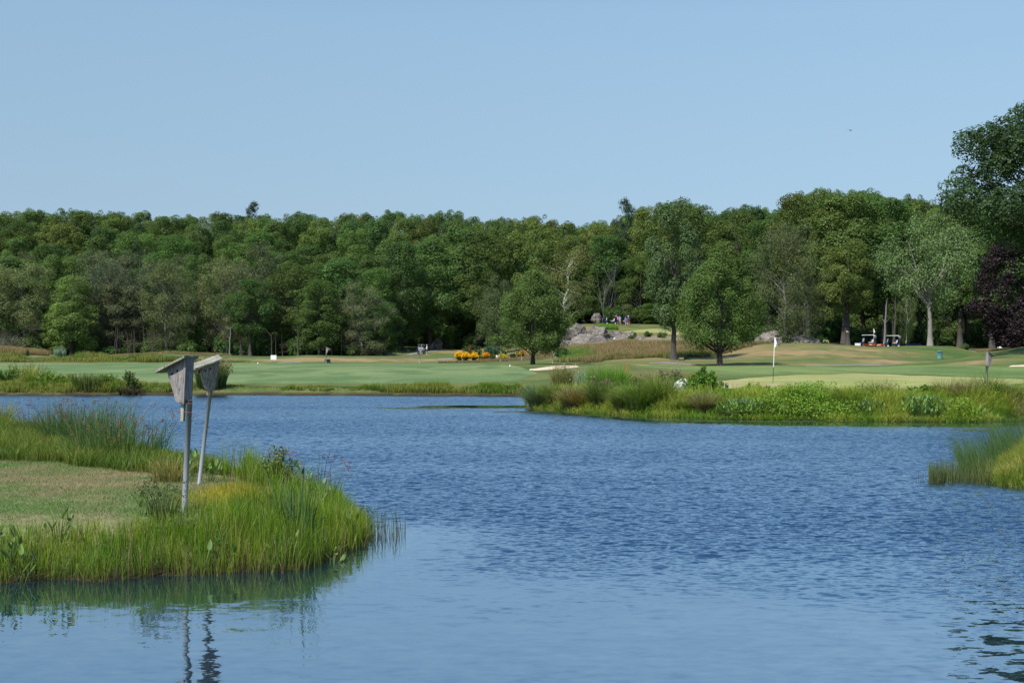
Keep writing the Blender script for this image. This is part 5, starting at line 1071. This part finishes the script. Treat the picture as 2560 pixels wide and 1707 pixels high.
# black planter beside the far birdhouse
t = empty('black_box', at(819, 173.5), 0, 'squat black box at the foot of the far birdhouse post', 'box'); mb = MB(); mb.box((0, 0, .2), (.66, .5, .42), b=.03); mb.build('box_body', M['black'], t); mb = MB(); mb.box((0, 0, .425), (.7, .54, .03)); mb.build('lid', M['rubber'], t)
# white board
t = empty('sign_board', at(684, 176), R(4), 'blank white board standing at the far edge of the left fairway', 'sign'); mb = MB(); mb.box((0, 0, .62), (.70, .03, .56), (R(-6), 0, 0), b=.008); mb.build('panel', M['white'], t)
for s_ in (-1, 1): mb = MB(); mb.box((s_ * .22, .03, .2), (.03, .03, .5)); mb.build('leg', M['steel'], t)
# tee post at the left
t = empty('yardage_post', at(76, 116), 0, 'short green-capped white post on the left fairway', 'marker post'); mb = MB(); mb.tube([(0, 0, -.05), (0, 0, .14)], .055, 10); mb.build('post', M['white'], t); mb = MB(); mb.tube([(0, 0, .14), (0, 0, .27), (0, 0, .29)], [.055, .055, .03], 10); mb.build('cap', M['darkgreen'], t)
for px, Y, lb in [(645, 158, 'white tee ball marker on the grass left of the white board'), (1275, 128, 'white tee ball marker on the grass under the flower bed')]:
    mb = MB(); mb.ball((0, 0, .07), .085, 12, 8); mb.tube([(0, 0, -.05), (0, 0, .02)], .02, 6); o = mb.build('tee_marker', M['white'], None, True); o.location = at(px, Y, .02); tag(o, lb, 'tee marker')
# red hazard stake
mb = MB(); mb.box((0, 0, .36), (.06, .035, 1.1)); mb.add([(-.03, -.0175, .91), (.03, -.0175, .91), (.03, .0175, .91), (-.03, .0175, .91), (0, 0, .97)], [(0, 1, 4), (1, 2, 4), (2, 3, 4), (3, 0, 4)])
o = mb.build('hazard_stake', M['red']); o.location = at(1566, 60.5, .1); tag(o, 'thin red stake among the weeds of the point', 'stake')
# green litter tube
t = empty('ball_washer', at(1817, 57.6), R(12), 'dark green upright box with a white slot at the edge of the green', 'bin')
mb = MB(); mb.box((0, 0, .13), (.12, .11, .25), b=.012); mb.build('housing', M['darkgreen'], t); mb = MB(); mb.box((.0, -.057, .225), (.07, .006, .03)); mb.build('slot_plate', M['white'], t); mb = MB(); mb.box((.066, -.01, .13), (.016, .09, .22)); mb.build('side_panel', M['white'], t); mb = MB(); mb.box((0, 0, .265), (.10, .09, .02)); mb.build('cap', M['black'], t)
# teal litter bin
t = empty('litter_bin', at(2349, 168), 0, 'blue-green slatted litter bin on the slope at the right', 'litter bin'); mb = MB()
mb.tube([(0, 0, 0), (0, 0, .76)], .30, 20); b_ = mb.build('barrel', M['teal'], t, True)
for i in range(12):
    a = i * math.pi / 6; mb = MB(); mb.box((.31 * math.cos(a), .31 * math.sin(a), .38), (.03, .09, .7), (0, 0, a)); mb.build('slat', M['teal'], t)
mb = MB(); mb.tube([(0, 0, .76), (0, 0, .84)], .25, 16); mb.build('opening', M['tealdark'], t, True); mb = MB(); mb.tube([(0, 0, .84), (0, 0, .88), (0, 0, .92)], [.35, .35, .2], 20); mb.build('lid', M['teal'], t, True)

# flagsticks
def flagstick(loc, H, lean, label, txt=None, fw=.38, fh=.48, split=.36, rz=0, polem='white', fm='white'):
    t = empty('flagstick', loc, rz, label, 'flagstick'); t.rotation_euler = (0, lean, rz)
    mb = MB(); mb.tube([(0, 0, -.1), (0, 0, H * split)], .012, 8); mb.build('lower_pole', M['black'], t); mb = MB(); mb.tube([(0, 0, H * split), (0, 0, H)], .016, 8); mb.build('upper_pole', M[polem], t)
    # hanging triangular cloth: top corner at the pole head, out and down to a point, back to the pole
    n, m = 10, 8; vs = []; fs = []
    for i in range(n + 1):
        v = i / n; z_ = H - .01 - fh * v; half = fw * (v / .80 if v < .80 else 1.0) * (1 if v < .80 else (1 - (v - .80) / .20 * .94))
        for j in range(m + 1):
            u = j / m; vs.append((.015 + half * u, .035 * math.sin(u * 5 + v * 4) * u, z_ - .0 * u))
    for i in range(n):
        for j in range(m): a = i * (m + 1) + j; fs.append((a, a + 1, a + m + 2, a + m + 1))
    mb = MB(); mb.add(vs, fs); fl_ = mb.build('flag', M[fm], t, True); so_ = fl_.modifiers.new('solid', 'SOLIDIFY'); so_.thickness = .004
    if txt:
        for k, ch in enumerate(txt):
            cu = bpy.data.curves.new('numeral', 'FONT'); cu.body = ch; cu.size = .19; cu.extrude = .001; cu.offset = .005; cu.align_x = 'CENTER'; cu.align_y = 'CENTER'; cu.materials.append(M['black'])
            oc = bpy.data.objects.new('numeral_curve', cu); C.objects.link(oc); bpy.context.view_layer.update(); me_ = bpy.data.meshes.new_from_object(oc); bpy.data.objects.remove(oc); o_ = bpy.data.objects.new('numeral', me_); C.objects.link(o_); o_.parent = fl_; o_.location = (.11 + .085 * k, -.047, H - fh * .70 - .03 * k); o_.rotation_euler = (R(90), R(62), 0)
    return t
flagstick(at(1932, 65.5, .02), 2.14, R(2.4), 'white flag with dark numerals on a white and black pole on the near green', '11', .165, .48)
flagstick(at(2184, 217), 2.9, 0, 'small white flag on a white pole between the two golf carts', None, .26, .75, .2)
flagstick(at(2115.5, 217), 2.4, 0, 'faded reddish flag on a thin dark pole left of the golf carts', None, .45, .4, .3, fm='tan', polem='black')

# ---------------------------------------------------------------- golf carts
def golf_cart(loc, rz, label, body='navy', roofm='white', bags=True, sc=1.0):
    t = empty('golf_cart', loc, rz, label, 'golf cart'); t.scale = (sc,) * 3
    def side(pts, w_, m_, nm, par=t):
        mb = MB(); n = len(pts); vs = [(x, -w_ / 2, z_) for x, z_ in pts] + [(x, w_ / 2, z_) for x, z_ in pts]
        mb.add(vs, [tuple(range(n)), tuple(reversed(range(n, 2 * n)))] + [(i, n + i, n + (i + 1) % n, (i + 1) % n) for i in range(n)]); return mb.build(nm, M[m_], par)
    side([(-1.18, .30), (-1.12, .62), (-.95, .74), (-.78, .80), (-.70, .50), (-.62, .30), (.1, .28), (.15, .55), (.55, .60), (1.05, .66), (1.12, .30)], 1.12, body, 'body')
    mb = MB(); mb.box((.33, 0, .66), (.50, 1.0, .12), b=.03); mb.build('seat', M['vinyl'], t); mb = MB(); mb.box((.64, 0, .92), (.12, 1.0, .42), (0, R(12), 0), b=.03); mb.build('seat_back', M['vinyl'], t)
    mb = MB()
    for s_ in (-1, 1):
        mb.tube([(-.80, s_ * .50, .78), (-.62, s_ * .50, 1.78)], .02, 6); mb.tube([(.80, s_ * .50, .6), (.74, s_ * .50, 1.78)], .02, 6)
    mb.build('roof_posts', M['black'], t)
    side([(-.82, 1.77), (-.78, 1.83), (.80, 1.85), (.92, 1.80), (.90, 1.76)], 1.16, roofm, 'roof')
    mb = MB(); mb.box((-.71, 0, 1.05), (.02, .92, .5), (0, R(10), 0)); mb.build('windshield', M['greycloth'], t)
    mb = MB(); mb.ring((0, 0, 0), .16, .012); mb.v = [tuple(Matrix.Translation((-.42, -.25, .98)) @ Matrix.Rotation(R(-55), 4, 'Y') @ Vector(v)) for v in mb.v]; mb.tube([(-.6, -.25, .75), (-.42, -.25, .98)], .014, 5); mb.build('steering_wheel', M['black'], t)
    for x in (-.80, .80):
        for s_ in (-1, 1):
            mb = MB(); mb.tube([(x, s_ * .42, .22), (x, s_ * .60, .22)], .22, 16); wh = mb.build('wheel', M['rubber'], t); mb = MB(); mb.tube([(x, s_ * .58, .22), (x, s_ * .615, .22)], .11, 10); mb.build('rim', M['white'], wh)
    if bags:
        for s_, c_ in ((-1, 'black'), (1, 'bluecloth')):
            mb = MB(); mb.tube([(1.02, s_ * .26, .50), (1.10, s_ * .26, 1.30)], [.13, .15], 10); bg_ = mb.build('golf_bag', M[c_], t)
            mb = MB()
            for k in range(6): a = k; mb.tube([(1.10 + .07 * math.cos(a), s_ * .26 + .07 * math.sin(a), 1.25), (1.13 + .1 * math.cos(a), s_ * .26 + .1 * math.sin(a), 1.56 + .03 * k)], .012, 4); mb.ball((1.13 + .1 * math.cos(a), s_ * .26 + .1 * math.sin(a), 1.58 + .03 * k), (.06, .04, .035), 6, 4)
            mb.build('golf_clubs', M['steel'] if s_ < 0 else M['white'], bg_)
    return t
golf_cart(at(2170, 219, .05), R(4), 'left white-roofed golf cart behind the orange flowers on the mound')
golf_cart(at(2231, 219, .0), R(-3), 'right white-roofed golf cart with golf bags on its back')
golf_cart(at(1054, 268, .15), R(82), 'dark golf cart loaded with bags parked on the left path', roofm='black')
golf_cart(at(1526, 266, .0), R(10), 'dark golf cart on the rise behind the bright weeds', roofm='black')
golf_cart(at(1556, 267, .0), R(10), 'dark golf cart half hidden behind the four golfers', roofm='black')
t = empty('cooler', at(2144, 216, .05), 0, 'white cooler box left of the golf carts', 'cooler'); mb = MB(); mb.box((0, 0, .22), (.78, .45, .36), b=.03); mb.build('cooler_body', M['white'], t); mb = MB(); mb.box((0, 0, .43), (.8, .47, .06), b=.015); mb.build('lid', M['white'], t)
t = empty('low_wall', at(2283, 222), 0, 'low dark wall behind the mound right of the golf carts', 'wall'); mb = MB(); mb.box((0, 0, .2), (2.5, .3, .8), b=.02); mb.build('wall_body', M['navycloth'], t); mb = MB(); mb.box((0, 0, .62), (2.6, .38, .05)); mb.build('coping', M['black'], t)
t = empty('golf_bag', at(1507, 262, .1), .3, 'big black golf bag standing between the boulder and the cart', 'golf bag'); mb = MB(); mb.tube([(0, 0, 0), (0, 0, .1), (.06, 0, .95), (.1, 0, 1.15)], [.32, .34, .30, .24], 12); mb.build('bag_body', M['black'], t); mb = MB(); mb.tube([(.1, 0, 1.1), (.12, 0, 1.45), (.12, 0, 1.55)], [.22, .15, .05], 10); mb.build('hood', M['navy'], t)
# red and white flowers between the carts
for px, w_, c_, lb in [(2166, 12, (.70, .09, .04), 'low red flower patch in front of the left golf cart'), (2176, 8, (.85, .8, .7), 'low white flower patch in front of the left golf cart'), (2186, 12, (.75, .08, .03), 'low red flower patch under the small white flag'), (2197, 8, (.8, .75, .6), 'pale flower patch between the golf carts'), (2205, 8, (.75, .10, .04), 'small red flower patch before the right golf cart')]:
    leafy('flower_patch', lb, 'flowers', at(px, 214, .05), .34, w_ / 16 * .55, 260, .10, (.08, .14, .03), (c_, 190, .15, .06), None, 12)
leafy('flower_patch', 'spiky pinkish shrub at the back of the left golf cart', 'shrub', at(2184, 216, .05), .8, .4, 300, .12, (.14, .08, .06), ((.4, .15, .15), 60, .12, .08), None, 12)
leafy('flower_patch', 'pale yellow flower patch on the crest left of the golf carts', 'flowers', at(2064, 203, .05), .5, .42, 250, .10, (.12, .16, .04), ((.62, .60, .28), 150, .13, .08), None, 12)

# ---------------------------------------------------------------- people
def person(loc, rz, label, shirt, short, cap=None, arm=(0, 0), stride=.12, trousers=False, sit=False, H=1.75, bend=0):
    t = empty('person', loc, rz, label, 'person'); k = H / 1.75
    def skin(name, verts, edges, mat, par, sub=1, root=0):
        me = bpy.data.meshes.new(name); me.from_pydata([tuple(Vector(v[:3]) * k) for v in verts], [], edges); me.materials.append(M[mat]); o_ = link(name, me, par)
        sk = o_.modifiers.new('skin', 'SKIN'); sk.use_smooth_shade = True
        for i, v in enumerate(verts):
            r_ = v[3] * k; r2 = (v[4] if len(v) > 4 else v[3]) * k; me.skin_vertices[0].data[i].radius = (r_, r2); me.skin_vertices[0].data[i].use_root = (i == root)
        su = o_.modifiers.new('sub', 'SUBSURF'); su.levels = sub; su.render_levels = sub; return o_
    s = stride; V = [(0, 0, .95, .15, .11), (0, 0, 1.15, .135, .10), (0, -bend * .3, 1.38, .165, .105), (0, -bend * .5, 1.49, .06), (0, -bend * .6 - .01, 1.58, .075, .085), (0, -bend * .6 - .015, 1.70, .075, .09)]
    E = [(0, 1), (1, 2), (2, 3), (3, 4), (4, 5)]
    def add(v, p): V.append(v); E.append((p, len(V) - 1)); return len(V) - 1
    legs = []; arms = []
    for sg in (-1, 1):
        hp = add((sg * .09, 0, .88, .095), 0); kn = add((sg * .10, -sg * s * .6 - (.02), .48, .062), hp); an = add((sg * .10, -sg * s + .02, .10, .042), kn); ft = add((sg * .11, -sg * s - .06, .04, .04), an); to = add((sg * .115, -sg * s - .17, .03, .032), ft)
        sh = add((sg * .17, -bend * .5, 1.42, .055), 2); fw = arm[0 if sg < 0 else 1]
        el = add((sg * .24, -bend * .5 - fw * .10 + .02, 1.14, .04), sh); wr = add((sg * .22, -bend * .5 - .06 - fw * .28, .90 + fw * .22, .026), el)
        d = (Vector(V[wr][:3]) - Vector(V[el][:3])).normalized(); sd = Vector((0, 1, 0)) if abs(d.y) < .7 else Vector((0, 0, 1))
        pc = Vector(V[wr][:3]) + d * .06; pm = add((*pc, .028, .018), wr)
        for q in range(4):
            b0 = pc + d * .035 + sd * (q - 1.5) * .018; f0 = add((*b0, .009), pm); L = [.06, .072, .068, .052][q]; f1 = add((*(b0 + d * L * .55), .008), f0); add((*(b0 + d * L * .85 + Vector((-sg * .02, 0, 0))), .007), f1)
        tb = pc - sd * .032 + d * .0; f0 = add((*tb, .010), pm); add((*(tb + d * .045 - sd * .012), .008), f0)
        legs.append((hp, kn, an, ft, to)); arms.append((sh, el, wr))
    skin('body', V, E, 'skin', t)
    # shirt, shorts, shoes over the same joints
    sv = [(0, 0, .80, .20, .155), (0, 0, .98, .195, .15), (*V[1][:3], .185, .145), (*V[2][:3], .195, .135), (0, V[2][1], 1.45, .12, .1)]; se = [(0, 1), (1, 2), (2, 3), (3, 4)]
    for sh, el, wr in arms:
        a0 = len(sv); sv += [(*V[sh][:3], .072), (*(Vector(V[sh][:3]).lerp(Vector(V[el][:3]), .62)), .062)]; se += [(3, a0), (a0, a0 + 1)]
    skin('shirt', sv, se, shirt, t)
    pv = [(0, 0, 1.05, .17, .13)]; pe = []; f_ = .9 if trousers else .5
    for hp, kn, an, ft, to in legs:
        a0 = len(pv); h_, k_ = Vector(V[hp][:3]), Vector(V[kn][:3]); pv += [(*h_, .115)]; pe.append((0, a0))
        if trousers: pv += [(*k_, .078), (*(k_.lerp(Vector(V[an][:3]), .9)), .062)]; pe += [(a0, a0 + 1), (a0 + 1, a0 + 2)]
        else: pv += [(*(h_.lerp(k_, .85)), .092)]; pe.append((a0, a0 + 1))
    skin('trousers' if trousers else 'shorts', pv, pe, short, t)
    for hp, kn, an, ft, to in legs:
        skin('shoe', [(V[ft][0], V[ft][1] + .05, .045, .048), (*V[ft][:3], .046), (V[to][0], V[to][1] - .02, .035, .038)], [(0, 1), (1, 2)], 'whitecloth', t)
    hx, hy, hz_ = V[5][0] * k, V[5][1] * k, V[5][2] * k
    mb = MB(); mb.ball((0, hy + .02, hz_ - .01), (.088, .10, .105), 12, 8); mb.v = [v for v in mb.v]; hair = mb.build('hair', M['hair'], t, True)
    if cap:
        mb = MB(); mb.ball((0, hy, hz_ + .035), (.098, .112, .085), 12, 8); mb.box((0, hy - .13, hz_ + .03), (.14, .10, .012)); mb.build('cap', M[cap], t, True)
    mb = MB(); mb.ball((0, hy - .095, hz_ - .05), (.014, .022, .02), 8, 5); mb.build('nose', M['skin'], t, True)
    for sg in (-1, 1):
        mb = MB(); mb.ball((sg * .03, hy - .083, hz_ - .025), .011, 8, 5); mb.build('eye', M['glass'], t, True); mb = MB(); mb.ball((sg * .083, hy, hz_ - .04), (.012, .02, .03), 8, 5); mb.build('ear', M['skin'], t, True)
    mb = MB(); mb.ball((0, hy - .088, hz_ - .095), (.025, .008, .006), 8, 4); mb.build('mouth', M['maroon'], t, True)
    return t
person(at(1543.5, 266), R(160), 'person in a pink shirt and dark shorts, leftmost of the golfers on the rise', 'pink', 'black', None)
person(at(1550, 264.5), R(200), 'person in a pale blue shirt and light shorts beside the pink shirt', 'skyblue', 'tan', None, stride=.16)
person(at(1564, 259.5), R(150), 'person in a blue top and pale shorts walking nearest on the rise', 'bluecloth', 'greycloth', 'bluecloth', stride=.2)
person(at(1571.5, 262.5), R(185), 'person in a white cap, navy shirt and red shorts, rightmost on the rise', 'navycloth', 'redshort', 'whitecloth', stride=.15)
person(at(1067.5, 266, .05), R(-70), 'person in a white shirt, dark shorts and white cap standing right of the golf cart', 'whitecloth', 'black', 'whitecloth', arm=(.9, .7), bend=.05)
person(at(1047, 270, .05), R(10), 'person with a white cap and grey shirt standing left of the golf cart', 'greycloth', 'black', 'whitecloth', arm=(.8, .8), bend=.08)

# ---------------------------------------------------------------- flower bed
YO = (.88, .52, .014)
def fbush(px, Y, H, Rr, lb, col, n=420, leaf=(.05, .10, .025)):
    leafy('flower_bush', lb, 'flowers', at(px, Y, -.02), H, Rr, 1500, .13, leaf, (col, int(n * 2), .11, .12), None, 60)
fbush(1149, 187, 1.05, .55, 'biggest orange flower clump at the left end of the bed, left half', YO, 620)
fbush(1164, 186, .95, .5, 'orange flower clump joined to the biggest one on its right', YO, 520)
fbush(1185, 186, .85, .56, 'orange flower clump second from the left in the bed', YO, 560)
fbush(1215, 186, .8, .42, 'orange flower clump third from the left, half hidden by leaves', (.85, .36, .012), 420)
fbush(1256, 181, .62, .38, 'lemon yellow flower clump in front of the lone birdhouse post', (.72, .62, .02), 360, (.10, .16, .03))
fbush(1305, 186, .8, .34, 'small flat orange flower clump at the right end of the bed', (.85, .38, .012), 260)
for px, Y, H, Rr, c_, lb in [(1170, 195, 1.7, .8, (.10, .15, .045), 'tall leafy shrub behind the biggest orange flowers'), (1192, 195, 1.6, .9, (.09, .13, .04), 'olive shrub behind the second orange clump'), (1222, 194, 1.75, .9, (.05, .12, .07), 'dark blue-green spiky shrub in the middle of the bed'), (1238, 195, 1.5, .8, (.12, .18, .10), 'silvery shrub right of the blue-green one'),
                             (1203, 187, .6, .4, (.12, .18, .03), 'low green filler between the orange clumps'), (1232, 183, .7, .5, (.10, .15, .045), 'low green shrub in front of the grey-lilac rock'), (1281, 184, .65, .6, (.08, .13, .05), 'low dark shrub between the yellow and the small orange clump'), (1297, 187, .7, .35, (.09, .14, .05), 'little shrub left of the small orange clump'), (1256, 190, 1.1, .6, (.08, .13, .035), 'rounded shrub behind the yellow clump')]:
    leafy('garden_shrub', lb, 'shrub', at(px, Y), H, Rr, 1400, .16, c_, None, None, 26)
leafy('garden_shrub', 'thin plant with a reddish head rising behind the flower bed', 'plant', at(1176, 190), 1.9, .2, 260, .14, (.10, .15, .045), ((.3, .09, .06), 90, .12, .09), None, 6)

# bird
t = empty('bird', (XP(2126, 60), 60, ZP(327, 60)), R(60), 'tiny dark bird flying high in the sky', 'bird'); mb = MB(); mb.tube([(-.10, 0, 0), (-.05, 0, .0), (0, 0, .005), (.05, 0, .008), (.075, 0, .012), (.09, 0, .01)], [.006, .018, .024, .018, .013, .002], 8); mb.v += []; mb.build('body', M['black'], t, True)
for s_ in (-1, 1):
    mb = MB(); mb.add([(.03, 0, .01), (-.03, 0, .01), (-.01, s_ * .06, .04), (.03, s_ * .06, .045), (-.05, s_ * .13, .02)], [(0, 1, 2, 3), (3, 2, 4)]); w_ = mb.build('wing', M['black'], t); w_.modifiers.new('s', 'SOLIDIFY').thickness = .004
